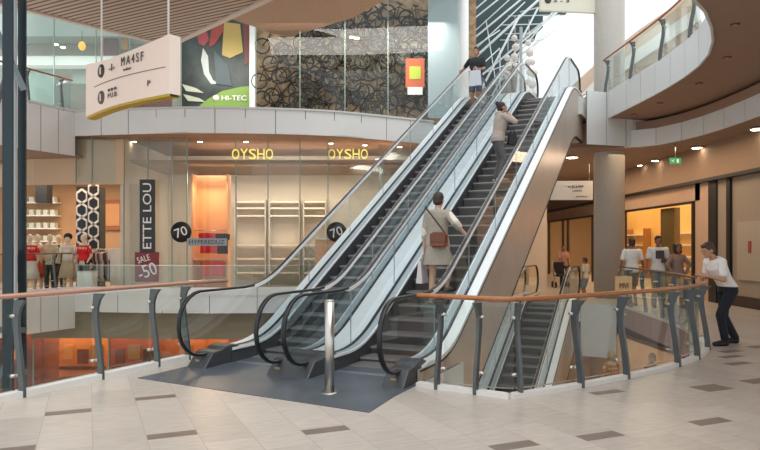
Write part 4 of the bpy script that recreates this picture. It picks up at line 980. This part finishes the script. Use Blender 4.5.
# inclined bands beyond the curved balcony (a flight rising behind)
fl = thing('upper_stair_flight', 'beige and white flight rising to the right behind the upper column', 'stairs', (6.5, 25, UP))
def band(pts, Y, m, nm): 
    o = poly(pts, Y, m, nm, fl, .5); 
    o.location = -Vector(fl.location); return o
band([(566, 92), (600, 60), (640, 29), (700, -12), (720, -12), (700, 8), (640, 50), (600, 76), (580, 100)], 25, mat('flight_beige', '#c3ad98', .6), 'stringer')
band([(580, 96), (600, 76), (640, 47), (700, 5), (700, 20), (640, 60), (600, 88)], 24.6, mat('flight_white', '#cfcdc8', .5), 'parapet')
band([(575, 138), (575, 104), (600, 86), (640, 58), (700, 18), (720, 60), (700, 138)], 24.9, mat('flight_tan', '#b3a292', .6), 'side_wall')
t = thing('light_box_sign', 'beige overhead sign with a dark round badge at the top edge', 'sign', W(570, 2, 20), .12); bm = NB(); box(bm, (0, 0, 0), (1.9, .12, .62)); obj('board', bm, mat('sign_beige', '#d8d4c2', .5), t); bm = NB(); tube(bm, (-.72, -.08, -.0), (-.72, -.05, -.0), .1, n=18); obj('round_badge', bm, M_ink, t); letters(t, '2 - 3', .5, .08, -.3, 0, M_ink, y=-.07)
for sx in (-1, 1): bm = NB(); tube(bm, (sx*.8, 0, .3), (sx*.8, 0, 2.0), .015, n=6); obj('suspension_rod', bm, M_steel, t)
# black trim at the end of the right escalator
bm = NB(); a = W(580.7, 100, 18.7); box(bm, (a.x, 18.72, 5.3), (.05, .05, 1.35)); box(bm, (a.x-.09, 18.72, 4.65), (.2, .05, .05)); struct('trim_22', bm, M_black)

# ------------------------------------------------------------- level below
bm = NB(); box(bm, (2, 18, LOW-.05), (48, 48, .1)); struct('floor', bm, mat('warm_lower_floor', '#c9a98a', .3, noise=.1, scale=2))
bm = NB(); box(bm, (-7.2, 24.0, -3.2), (20, .2, 5)); struct('wall_lower_left', bm, mat('lower_orange_wall', '#b9773c', .7, noise=.35, scale=.8))
pts = [(-17, 22.2), (-14, 22.3), (-11.5, 21.9), (-9.0, 21.9), (-6.5, 21.6), (-4, 21.7), (-1.5, 22.2), (1, 23)]
gpath(pts, LOW, -.75, 'window_7', glass('amber_glass', '#e8c49a', 1.0))
bm = NB()
for a, b in zip(pts[2:], pts[3:]): bar(bm, (a[0], a[1]-.05, -1.02), (b[0], b[1]-.05, -1.02), .08, .92)
struct('trim_23', bm, mat('olive_band', '#7d7560', .5))
for i, (x, c) in enumerate(((-12.8, '#8c4a20'), (-10.4, '#e8a050'), (-8.6, '#a85c28'), (-6.2, '#e0904a'), (-4.0, '#7a4a28'), (-1.8, '#d07a3a'))):
    t = thing('lower_display_wall', 'orange-brown display panel on the floor below, %s from the left' % ['first', 'second', 'third', 'fourth', 'fifth', 'sixth'][i], 'display panel', (x, 23.3, LOW)); bm = NB(); box(bm, (0, 0, 2.1), (1.7, .3, 4.2)); obj('panel', bm, mat('lower_%d' % i, c, .6, noise=.2, scale=1.5), t); bm = NB(); box(bm, (0, -.25, 2.6), (1.5, .2, .06)); obj('shelf', bm, mat('shelf_wood2', '#6b3a1c', .5), t)
    for k in range(3):
        bm = NB(); box(bm, (-.5+.5*k, -.2, 3.35+.15*((i+k) % 2)), (.3+.06*((i*k) % 3), .08, .5)); obj('framed_picture', bm, mat('lower_frame_%d' % ((i+k) % 4), ['#3c2414', '#e0b070', '#6d3a1e', '#9a8a60'][(i+k) % 4], .6), t)
    bm = NB(); box(bm, (0, -.22, 2.95), (1.6, .1, .10)); obj('picture_rail', bm, mat('rail_brown', '#53301a', .5), t)
# curved brown bench/arch seen through the left glass
t = thing('curved_counter', 'curved reddish-brown counter on the floor below at left', 'counter', (-8.3, 17.5, LOW)); bm = NB()
P = [Vector((1.9*math.cos(a), 1.9*math.sin(a), 0)) for a in [PI+PI*k/16 for k in range(17)]]
sweep(bm, P, [(-.15, 0), (.15, 0), (.15, 1.0), (-.15, 1.0)], smooth=False); obj('front', bm, mat('counter_brown', '#8a4418', .35), t)
bm = NB(); sweep(bm, [p+Vector((0, 0, 1.0)) for p in P], [(-.3, 0), (.3, 0), (.3, .06), (-.3, .06)], smooth=False); obj('top', bm, mat('counter_top', '#c07a3c', .3), t)
# right part of the opening: warm stalls below
bm = NB(); box(bm, (9.6, 22, -3.2), (.2, 22, 5)); box(bm, (7, 30, -3.2), (8, .2, 5)); struct('wall_lower_right', bm, mat('lower_peach', '#b89a7c', .7, noise=.1, scale=1))
bm = NB(); prism(bm, [(7.2, 11), (7.0, 18.8), (8.0, 33), (22, 33), (22, 8), (7.4, 8)], -1.05, -.95); struct('ceiling', bm, mat('lower_ceiling', '#8c735c', .7))
t = thing('market_stall', 'brown stall box on the floor below behind the railing posts', 'stall', W(602, 372, 17.2)); t.location.z = LOW
bm = NB(); box(bm, (0, 0, 1.4), (1.3, 1.2, 2.8)); obj('body', bm, mat('stall_brown', '#5a4030', .6), t); bm = NB(); box(bm, (0, 0, 2.85), (1.5, 1.4, .1)); obj('roof', bm, mat('stall_roof', '#8a7258', .6), t)
t = thing('long_bench', 'long pinkish bench slab with wooden sides on the floor below', 'bench', (6.6, 19.0, LOW)); bm = NB(); box(bm, (0, 0, 2.2), (3.4, 1.2, .5)); obj('side', bm, mat('bench_wood', '#b3713c', .6), t); bm = NB(); box(bm, (0, 0, 2.5), (3.2, 1.3, .12)); obj('top', bm, mat('bench_top', '#8a6f72', .6), t); bm = NB(); box(bm, (0, 0, 1.0), (3.0, 1.0, 2.0)); obj('base', bm, mat('bench_base', '#4a3a30', .7), t)
t = thing('wooden_crate', 'light wooden crate lying below between the railing posts', 'crate', (5.3, 14.4, LOW+1.9)); bm = NB(); box(bm, (0, 0, .2), (.8, .6, .4), .4); obj('box_body', bm, mat('crate_wood', '#c08a4c', .6), t, bevel=.01); bm = NB(); box(bm, (0, 0, -.95), (1.6, 1.6, 1.9)); obj('plinth', bm, mat('crate_plinth', '#2c2622', .6), t)
for i, (x, y, c, lab) in enumerate(((6.1, 17.4, '#c98a50', 'tan dressed mannequin on the floor below, nearer one'), (7.0, 17.0, '#b5703c', 'brown dressed mannequin on the floor below, farther right'))):
    m = mannequin(0, 1, lab, mat('lm%d' % i, c, .7), mat('lm%d' % i, c, .7), .4, 1.9, skirt=True); m.location = (x, y, LOW+2.56)
# ------------------------------------------------------------- lamps
area('lamp_shop_left', (-2.8, 23.3, 4.6), 8, 300, (1, .92, .85), (math.radians(42), 0, 0), 1.0)
area('lamp_shop_floor', (-3.5, 24.8, 4.2), 7, 160, (1, .88, .74), sy=1.0)
area('lamp_niche', (PX(211, 22.6), 22.4, 3.9), .9, 45, (1, .74, .5), (math.radians(-20), 0, 0))
area('lamp_clothes', (-12, 25, 4.3), 5, 330, (1, .82, .62), sy=4)
area('lamp_right_arcade', (7.6, 21, 4.3), 1.6, 170, (1, .74, .5), sy=10)
area('lamp_right_shop', (11.3, 27, 4.2), 3.4, 620, (1, .8, .55), sy=18)
area('lamp_right_near', (12, 13, 4.3), 4, 120, (1, .8, .6), sy=6)
area('lamp_lower_left', (-6, 22.9, -1.0), 14, 230, (1, .82, .6), sy=1.2)
area('lamp_lower_hall', (-6, 17.5, -.9), 10, 180, (1, .66, .36), sy=3)
area('lamp_lower_right', (7.8, 20, -1.6), 2.4, 190, (1, .82, .66), sy=14)
area('lamp_bikes', (-1, 24.5, 9.8), 7, 260, (1, .93, .85), (math.radians(25), 0, 0), 1.5)
area('lamp_poster', (-6.6, 25, 9.2), 2.5, 90, (1, .95, .9), (math.radians(25), 0, 0), 1)
area('lamp_upper_left', (-13, 24.5, 9.2), 5, 160, (1, .97, .92), sy=2)
# ------------------------------------------------------------- people
def remesh(bm, name, m, parent, vox, smooth=4):
    me = bpy.data.meshes.new('tmp'); bmesh.ops.recalc_face_normals(bm, faces=bm.faces); bm.to_mesh(me); bm.free()
    o = bpy.data.objects.new('tmp', me); COL.objects.link(o)
    r_ = o.modifiers.new('r', 'REMESH'); r_.mode = 'VOXEL'; r_.voxel_size = vox
    if smooth: s_ = o.modifiers.new('s', 'SMOOTH'); s_.iterations = smooth; s_.factor = .5
    dg = bpy.context.evaluated_depsgraph_get(); dg.update()
    m2 = bpy.data.meshes.new_from_object(o.evaluated_get(dg)); m2.name = name
    bpy.data.objects.remove(o); bpy.data.meshes.remove(me)
    m2.materials.clear(); m2.materials.append(m)
    for p in m2.polygons: p.use_smooth = True
    q = bpy.data.objects.new(name, m2); COL.objects.link(q); q.parent = parent
    return q
def cap(bm, a, b, ra, rb, n=12):
    tube(bm, a, b, ra, rb, n); ball(bm, a, ra, n=n); ball(bm, b, rb, n=n)
def loft(bm, rings, n=20):
    R = []
    for c, rx, ry, M3 in rings:
        R.append([bm.verts.new(Vector(c)+M3 @ Vector((rx*math.cos(2*PI*k/n), ry*math.sin(2*PI*k/n), 0))) for k in range(n)])
    for A, B in zip(R, R[1:]):
        for k in range(n): bm.faces.new((A[k], A[(k+1) % n], B[(k+1) % n], B[k]))
    bm.faces.new(R[0][::-1]); bm.faces.new(R[-1])
def ik(a, t, l1, l2, pole):
    a, t = Vector(a), Vector(t); d = t-a; L = min(d.length, l1+l2-.003); u = d.normalized(); t2 = a+u*L
    x = (l1*l1-l2*l2+L*L)/(2*L); h = math.sqrt(max(0, l1*l1-x*x)); p = Vector(pole); p = (p-u*p.dot(u)).normalized()
    return a+u*x+p*h, t2
def person(label, loc, rz, h=1.72, lean=0.0, hands=None, feet=None, head=(0, 0), skin='#b98b6c', hair='#2a1f1a', hair_style='short',
           top=('tee', '#e8e6e2'), bottom=('trousers', '#2a2f3a'), shoes='#2b2623', female=False, vox=.011, hip_z=.93, pole_arm=None, group=None):
    k = h/1.72; t = thing('person', label, 'person', loc, rz, group); t.scale = (k, k, k)
    Rl = Matrix.Rotation(-lean, 3, 'X'); piv = Vector((0, 0, hip_z))
    def up(v): return piv+Rl @ (Vector(v)-Vector((0, 0, .93)))
    sw = .165 if female else .185; hw = .175 if female else .165
    hands = hands or ((-.27, .03, .80), (.27, .03, .80)); feet = feet or ((-.11, 0, 0), (.11, .05, 0))
    I3 = Matrix.Identity(3); ms = mat('skin_'+skin, skin, .55); body = NB()
    torso = [((0, 0, .86), hw, .11), ((0, 0, .95), hw, .115), ((0, .005, 1.08), hw*.82, .095), ((0, .01, 1.2), sw*.84, .105), ((0, .01, 1.33), sw*.98, .115), ((0, 0, 1.42), sw*.92, .095), ((0, -.005, 1.46), sw*.55, .07)]
    def rings(infl=0, extra=None, rng=None, flare=0):
        rr = []
        for i, (c, rx, ry) in enumerate(torso):
            if rng and not (rng[0] <= c[2] <= rng[1]): continue
            M3 = Rl if c[2] > .96 else I3
            rr.append((up(c) if c[2] > .96 else Vector((c[0], c[1], c[2]-.93+hip_z)), rx+infl, ry+infl, M3))
        return rr
    loft(body, rings())
    # neck and head
    nk = up((0, -.01, 1.44)); Hm = Rl @ Matrix.Rotation(head[0], 3, 'Z') @ Matrix.Rotation(-head[1], 3, 'X')
    ht = up((0, .01, 1.52)); hc = ht+Hm @ Vector((0, .015, .095))
    cap(body, nk, ht+Hm @ Vector((0, 0, .03)), .055, .05)
    H4 = Matrix.Translation(hc) @ Hm.to_4x4()
    ball(body, (0, 0, .015), 1, (.076, .095, .105), 18, M=H4); ball(body, (0, .03, -.05), 1, (.055, .06, .065), 14, M=H4); ball(body, (0, .075, -.092), 1, (.026, .022, .02), 8, M=H4)
    ball(body, (0, .103, -.018), 1, (.013, .018, .02), 8, M=H4); ball(body, (0, .092, .01), 1, (.01, .012, .03), 8, M=H4)
    for sx in (-1, 1): ball(body, (sx*.078, -.005, -.012), 1, (.012, .022, .034), 8, M=H4)
    ball(body, (0, .088, -.056), 1, (.024, .012, .008), 8, M=H4)
    # limbs
    J = {}
    for i, sx in ((0, -1), (1, 1)):
        sh = up((sx*sw, 0, 1.40)); pole = (pole_arm[i] if pole_arm else (sx*.5, -.8, -.2))
        el, wr = ik(sh, hands[i], .285, .25, pole); J['a%d' % i] = (sh, el, wr)
        fz = Vector(feet[i]); hp = Vector((sx*.09, 0, hip_z-.04)); ank = fz+Vector((0, -.03, .085))
        kn, an = ik(hp, ank, .425, .41, (sx*.05, 1, 0)); J['l%d' % i] = (hp, kn, an, fz)
        cap(body, sh, el, .052 if not female else .043, .039 if not female else .034); cap(body, el, wr, .038, .026)
        cap(body, hp, kn, .083, .055, 14); cap(body, kn, kn.lerp(an, .35), .053, .053); cap(body, kn.lerp(an, .3), an, .053, .036)
        cap(body, an, fz+Vector((0, -.04, .035)), .036, .035); cap(body, fz+Vector((0, -.03, .035)), fz+Vector((sx*.02, .15, .025)), .038, .026)
        # hand: palm, four fingers of unequal length, thumb from the side
        fd = (wr-el).normalized(); pn = Vector((-sx, 0, 0)); pn = (pn-fd*pn.dot(fd)); pn = pn.normalized() if pn.length > .1 else Vector((0, 1, 0)); sd = fd.cross(pn)*sx
        if sd.y < 0: sd = -sd
        pc_ = wr+fd*.045; 
        for q in (-.022, -.007, .008, .023): cap(body, wr+fd*.01+sd*q*.6, wr+fd*.085+sd*q, .014, .012, 8)
        for q, L in ((-.027, .055), (-.009, .072), (.009, .078), (.027, .068)):
            b0_ = wr+fd*.085+sd*q; b1 = b0_+(fd+pn*.25).normalized()*L*.55; b2 = b1+(fd+pn*.9).normalized()*L*.5
            cap(body, b0_, b1, .0095, .0088, 8); cap(body, b1, b2, .0088, .0075, 8)
        tb = wr+fd*.03+sd*.025; t1 = tb+(fd+sd*1.0+pn*.2).normalized()*.04; t2 = t1+(fd+sd*.3+pn*.3).normalized()*.032
        cap(body, tb, t1, .012, .0105, 8); cap(body, t1, t2, .0105, .009, 8)
    bo = remesh(body, 'body', ms, t, vox, 3)
    # eyes and brows
    bm = NB()
    for sx in (-1, 1): ball(bm, (sx*.03, .088, .008), 1, (.011, .006, .006), 8, M=H4); ball(bm, (sx*.03, .091, .028), 1, (.017, .005, .004), 8, M=H4)
    obj('eyes', bm, mat('eye_dark', '#2a1d18', .4), t)
    # hair
    bm = NB(); mh = mat('hair_'+hair, hair, .6, noise=.3, scale=30)
    ball(bm, (0, -.018, .035), 1, (.086, .102, .1), 18, M=H4); ball(bm, (0, -.045, -.02), 1, (.078, .07, .075), 14, M=H4)
    if hair_style == 'bun': ball(bm, (0, -.09, .11), .045, n=12, M=H4)
    if hair_style == 'long': ball(bm, (0, -.075, -.09), 1, (.075, .04, .1), 12, M=H4)
    if hair_style == 'curly':
        for q in range(26): a = q*2.4; z = .11-.011*q*.8; rr = .095; ball(bm, (rr*math.cos(a), -.03+rr*.8*math.sin(a) if math.sin(a) < .4 else .01, z), .035, n=8, M=H4)
    if hair_style == 'short': ball(bm, (0, .05, .095), 1, (.055, .045, .03), 10, M=H4)
    remesh(bm, 'hair', mh, t, vox, 1)
    # top
    kind, col = top; mt = mat('cloth_'+col, col, .85, noise=.08, scale=12); bm = NB()
    if kind == 'dress':
        loft(bm, [(Vector((0, 0, hip_z-.33)), .235, .19, I3), (Vector((0, 0, hip_z-.2)), .215, .165, I3)]+rings(.022)); frac_ = 1.15; rad = (.066, .055)
    else:
        rr = rings(.02 if kind != 'hoodie' else .035)
        if lean > .2: rr = rr[1:]
        loft(bm, rr); frac_ = .85 if kind == 'tee' else 2.0; rad = (.07, .062) if kind == 'tee' else (.066, .056)
    for i in (0, 1):
        sh, el, wr = J['a%d' % i]
        if frac_ <= 1: cap(bm, sh, sh.lerp(el, frac_*.8), rad[0], rad[1])
        elif frac_ < 1.9: cap(bm, sh, el, rad[0], rad[1]); tube(bm, el, el.lerp(wr, .5), .054, .05)
        else: cap(bm, sh, el, rad[0], rad[1]); cap(bm, el, el.lerp(wr, .92), .054, .042)
    if kind == 'hoodie': cap(bm, up((-.07, -.07, 1.46)), up((.07, -.07, 1.46)), .06, .06)
    remesh(bm, {'tee': 't_shirt', 'hoodie': 'hoodie', 'dress': 'dress', 'shirt': 'shirt'}[kind], mt, t, vox, 3)
    if bottom:
        kb, cb = bottom; bm = NB(); loft(bm, rings(.012, rng=(.8, 1.1)))
        for i in (0, 1):
            hp, kn, an, fz = J['l%d' % i]
            if kb == 'shorts': cap(bm, hp, hp.lerp(kn, .82), .1, .085, 14)
            else: cap(bm, hp, kn, .098, .073, 14); cap(bm, kn, an.lerp(kn, .02), .073, .06, 14)
        remesh(bm, kb, mat('cloth_'+cb, cb, .85, noise=.08, scale=12), t, vox, 3)
    for i, sx in ((0, -1), (1, 1)):
        fz = J['l%d' % i][3]; bm = NB(); cap(bm, fz+Vector((0, -.05, .042)), fz+Vector((sx*.01, .06, .045)), .046, .046); cap(bm, fz+Vector((sx*.01, .06, .042)), fz+Vector((sx*.02, .165, .034)), .046, .034)
        q = remesh(bm, 'shoe', mat('shoe_'+shoes, shoes, .6), t, vox, 2)
    return t, up
gsf = prof(-4.68, 0.0, UP, win=.6)
def tread(s):
    sn = 7.7+.317*math.floor((s-7.7)/.317); return gsf(sn)+.012
# woman with the brown bag
s_w, t_w = 9.46, -3.54; zr = min(tread(s_w-.1), tread(s_w+.15))
dl, dr = tread(s_w-.02)-zr, tread(s_w+.20)-zr
woman, upw = person('woman in a grey dress and pale sleeves seen from behind on the right escalator', ST(t_w, s_w, zr), -AZ, 1.68, .04, hands=((-.24, .02, .80), (.45, .0, 1.10)),
    feet=((-.09, -.02, dl), (.09, .20, dr)), skin='#c79c80', hair='#3a2a22', hair_style='short', top=('dress', '#a39a8d'), bottom=None, shoes='#7d6a5c', female=True, vox=.009, hip_z=.95+min(dl, dr)*.5, pole_arm=((-.5, -.8, 0), (.6, -.5, -.6)))
# pale sleeves of her blouse
bm = NB()
for sx, h_ in ((-1, (-.24, .02, .80)), (1, (.45, .0, 1.10))):
    sh = upw((sx*.165, 0, 1.40)); el, wr = ik(sh, h_, .285, .25, (sx*.5, -.7, -.3)); cap(bm, sh, el, .062, .056); cap(bm, el, el.lerp(wr, .35), .056, .05)
remesh(bm, 'blouse_sleeves', mat('blouse', '#d9cfc4', .85), woman, .009, 2)
def shoulder_bag(parent_thing, loc, rz, label, col, w_=.27, h_=.24, strap=None):
    t = thing('shoulder_bag', label, 'bag', loc, rz); bm = NB(); box(bm, (0, 0, 0), (w_, .1, h_)); bmesh.ops.bevel(bm, geom=bm.edges[:], offset=.035, segments=3, affect='EDGES'); obj('bag_body', bm, mat('leather_'+col, col, .45, noise=.15, scale=20), t)
    bm = NB(); box(bm, (0, -.055, .035), (w_*.92, .015, h_*.55)); bmesh.ops.bevel(bm, geom=bm.edges[:], offset=.006, segments=2, affect='EDGES'); obj('flap', bm, mat('leather2_'+col, '#6e3a22', .4), t)
    if strap: bm = NB(); sweep(bm, [Vector(p) for p in strap], [(-.012, -.003), (.012, -.003), (.012, .003), (-.012, .003)], smooth=False, up=Vector((0, 1, 0))); obj('strap', bm, mat('leather3', '#3f2a22', .5), t)
    return t
bp = ST(t_w+.10, s_w-.21, zr+.98)
shoulder_bag(woman, bp, -AZ, 'brown leather bag worn across the back of the woman in the grey dress', '#7d4528', strap=[(.1, .0, .1), (-.02, -.0, .25), (-.16, .02, .42), (-.25, .07, .50), (-.27, .15, .53)])
def carrier_bag(loc, rz, label, col, w_=.26, h_=.34, d_=.1):
    t = thing('carrier_bag', label, 'bag', loc, rz); bm = NB(); a = [bm.verts.new((x*w_/2, y*d_/2, -h_)) for x, y in ((-1, -1), (1, -1), (1, 1), (-1, 1))]; b = [bm.verts.new((x*w_*.42, y*d_*.2, 0)) for x, y in ((-1, -1), (1, -1), (1, 1), (-1, 1))]
    bm.faces.new(a[::-1]); bm.faces.new(b)
    for i in range(4): bm.faces.new((a[i], a[(i+1) % 4], b[(i+1) % 4], b[i]))
    obj('bag_body', bm, mat('bag_'+col, col, .6), t)
    for sy in (-1, 1):
        bm = NB(); sweep(bm, [Vector((-.05, sy*.012, 0)), Vector((-.035, sy*.008, .08)), Vector((0, 0, .11)), Vector((.035, sy*.008, .08)), Vector((.05, sy*.012, 0))], circ(.006, 6), up=Vector((0, 1, 0))); obj('handle', bm, mat('bag_'+col, col, .6), t)
    return t
carrier_bag(ST(t_w-.26, s_w+.02, zr+.66), -AZ+PI/2, 'white plastic carrier bag in the left hand of the woman in the grey dress', '#d9cfcf')
# man in grey hoodie
s_m, t_m = 13.15, -3.64; zr = tread(s_m)
s_n = 7.7+.317*math.floor((s_m-7.7)/.317)+.13
person('man in a grey hoodie with bowed head, higher on the right escalator', ST(t_m, s_n, zr), -AZ-1.0, 1.63, .16, hands=((-.12, .22, .95), (.10, .24, 1.42)), feet=((-.08, -.0, 0), (.08, .03, 0)),
       head=(0, -.35), skin='#a97e64', hair='#231815', hair_style='bun', top=('hoodie', '#a89c92'), bottom=('trousers', '#5d5a59'), shoes='#b09c88', vox=.011)
carrier_bag(ST(t_m+.27, s_n+.14, zr+.98), .3, 'small black bag held by the man in the grey hoodie', '#1f1d1f', .2, .22)
# man at the top of the left escalator
s_t, t_t = 17.45, -5.40; zr = tread(s_t)
person('man in black T-shirt and blue shorts at the top of the left escalator', ST(t_t, s_t, zr), PI-AZ, 1.72, .0, hands=((-.12, .26, 1.08), (.40, .15, 1.1)), feet=((-.1, 0, 0), (.1, .0, 0)), skin='#a97e64', hair='#2a1d18',
       top=('tee', '#23272b'), bottom=('shorts', '#4f5f74'), shoes='#6b4a3a', vox=.012)
carrier_bag(ST(t_t+.08, s_t-.36, zr+1.02), -AZ, 'grey-white carrier bag held in front of the man in the black T-shirt', '#c4c8cf', .34, .42)
# leaning man
person('man in a white T-shirt and dark trousers leaning on the curved railing at right', (5.60, 10.62, 0), PI/2+.12, 1.74, .50, hands=((-.14, .46, 1.10), (.16, .40, 1.10)), feet=((-.12, .16, 0), (.12, -.18, 0)),
       head=(.1, -.12), skin='#b98b6c', hair='#4a362b', top=('tee', '#ebe6e0'), bottom=('trousers', '#1b1e28'), shoes='#1b1c20', vox=.009, hip_z=.90)
# group by the shops
person('man in a white T-shirt and dark shorts seen from behind, right of the stone column', (PX(632, 17.3), 17.3, 0), .05, 1.76, hands=((-.33, .03, .86), (.33, .03, .86)), skin='#8a5f48', hair='#3a1c1c', top=('tee', '#dcdad6'), bottom=('shorts', '#3c3832'), shoes='#3a3a3a', vox=.013)
mb, _ = person('man in a white T-shirt with a dark print, facing the camera between two others', (PX(658, 17.0), 17.0, 0), PI-.1, 1.82, hands=((-.30, .03, .86), (.30, .08, .86)), skin='#8a5f48', hair='#1e1512', top=('tee', '#d2cdc6'), bottom=('trousers', '#6d6a66'), shoes='#2a2a2a', vox=.013)
bm = NB(); box(bm, (0, .150, 1.28), (.2, .012, .2)); box(bm, (-.08, .145, 1.14), (.1, .012, .12)); obj('shirt_print', bm, mat('print_dark', '#4a3c40', .8), mb)
person('woman with curly dark hair and hands on hips beside the warm shop window', (PX(677.5, 16.9), 16.9, 0), PI+.1, 1.60, hands=((-.22, .06, .95), (.20, .10, .96)), skin='#8a5f48', hair='#2a1714', hair_style='curly', top=('shirt', '#8c7468'), bottom=('trousers', '#b08a60'), shoes='#2a2a2a', female=True, vox=.013, pole_arm=((-1, -.1, 0), (1, -.1, 0)))
person('person in pinkish top and dark trousers far off, left of the stone column', (PX(563.5, 25.5), 25.5, 0), PI, 1.58, hands=((-.15, .3, 1.0), (.15, .3, 1.0)), skin='#8a5f48', hair='#2a1714', hair_style='long', top=('tee', '#a87a68'), bottom=('trousers', '#2a2426'), shoes='#1a1a1a', female=True, vox=.015)
person('child in a pale top and grey shorts just left of the stone column', (PX(585.5, 19.3), 19.3, 0), .8, 1.22, skin='#9a6b50', hair='#3a2a22', top=('tee', '#c9bda8'), bottom=('shorts', '#7d8288'), shoes='#c9c0b0', vox=.013)
t = thing('push_chair', 'dark push-chair held by the person before the far shop windows', 'pushchair', (PX(560, 25), 24.95, 0))
bm = NB(); box(bm, (0, 0, .45), (.4, .5, .08)); obj('seat', bm, M_bf, t); bm = NB(); box(bm, (0, .22, .7), (.4, .06, .5)); obj('backrest', bm, M_bf, t)
for sx in (-1, 1):
    for sy in (-1, 1): bm = NB(); tube(bm, (sx*.24-.02, sy*.25, .11), (sx*.24+.02, sy*.25, .11), .11, n=16); obj('wheel', bm, M_black, t)
    bm = NB(); tube(bm, (sx*.2, -.25, .15), (sx*.2, .3, .8), .015, n=6); tube(bm, (sx*.2, .3, .8), (sx*.2, .4, 1.0), .015, n=6); tube(bm, (sx*.2, .25, .15), (sx*.2, -.1, .55), .015, n=6); obj('side_frame', bm, M_steel, t)
t = board('notice_board', 'small cream notice board with brown letters behind the curved rail', 'board', W(623.5, 285.5, 15.2)+Vector((0, 0, 0)), .38, .42, mat('cream_board', '#d8b888', .6), .04)
letters(t, 'MVI', .2, .12, 0, 0, mat('brown_ink', '#7a5230', .6), y=-.03); bm = NB(); tube(bm, (0, .03, .2), (0, .03, -.668), .02, n=8); obj('stand_pole', bm, M_steel, t); bm = NB(); tube(bm, (0, .03, -.668), (0, .03, -.65), .15, n=16); obj('stand_foot', bm, M_steel, t)
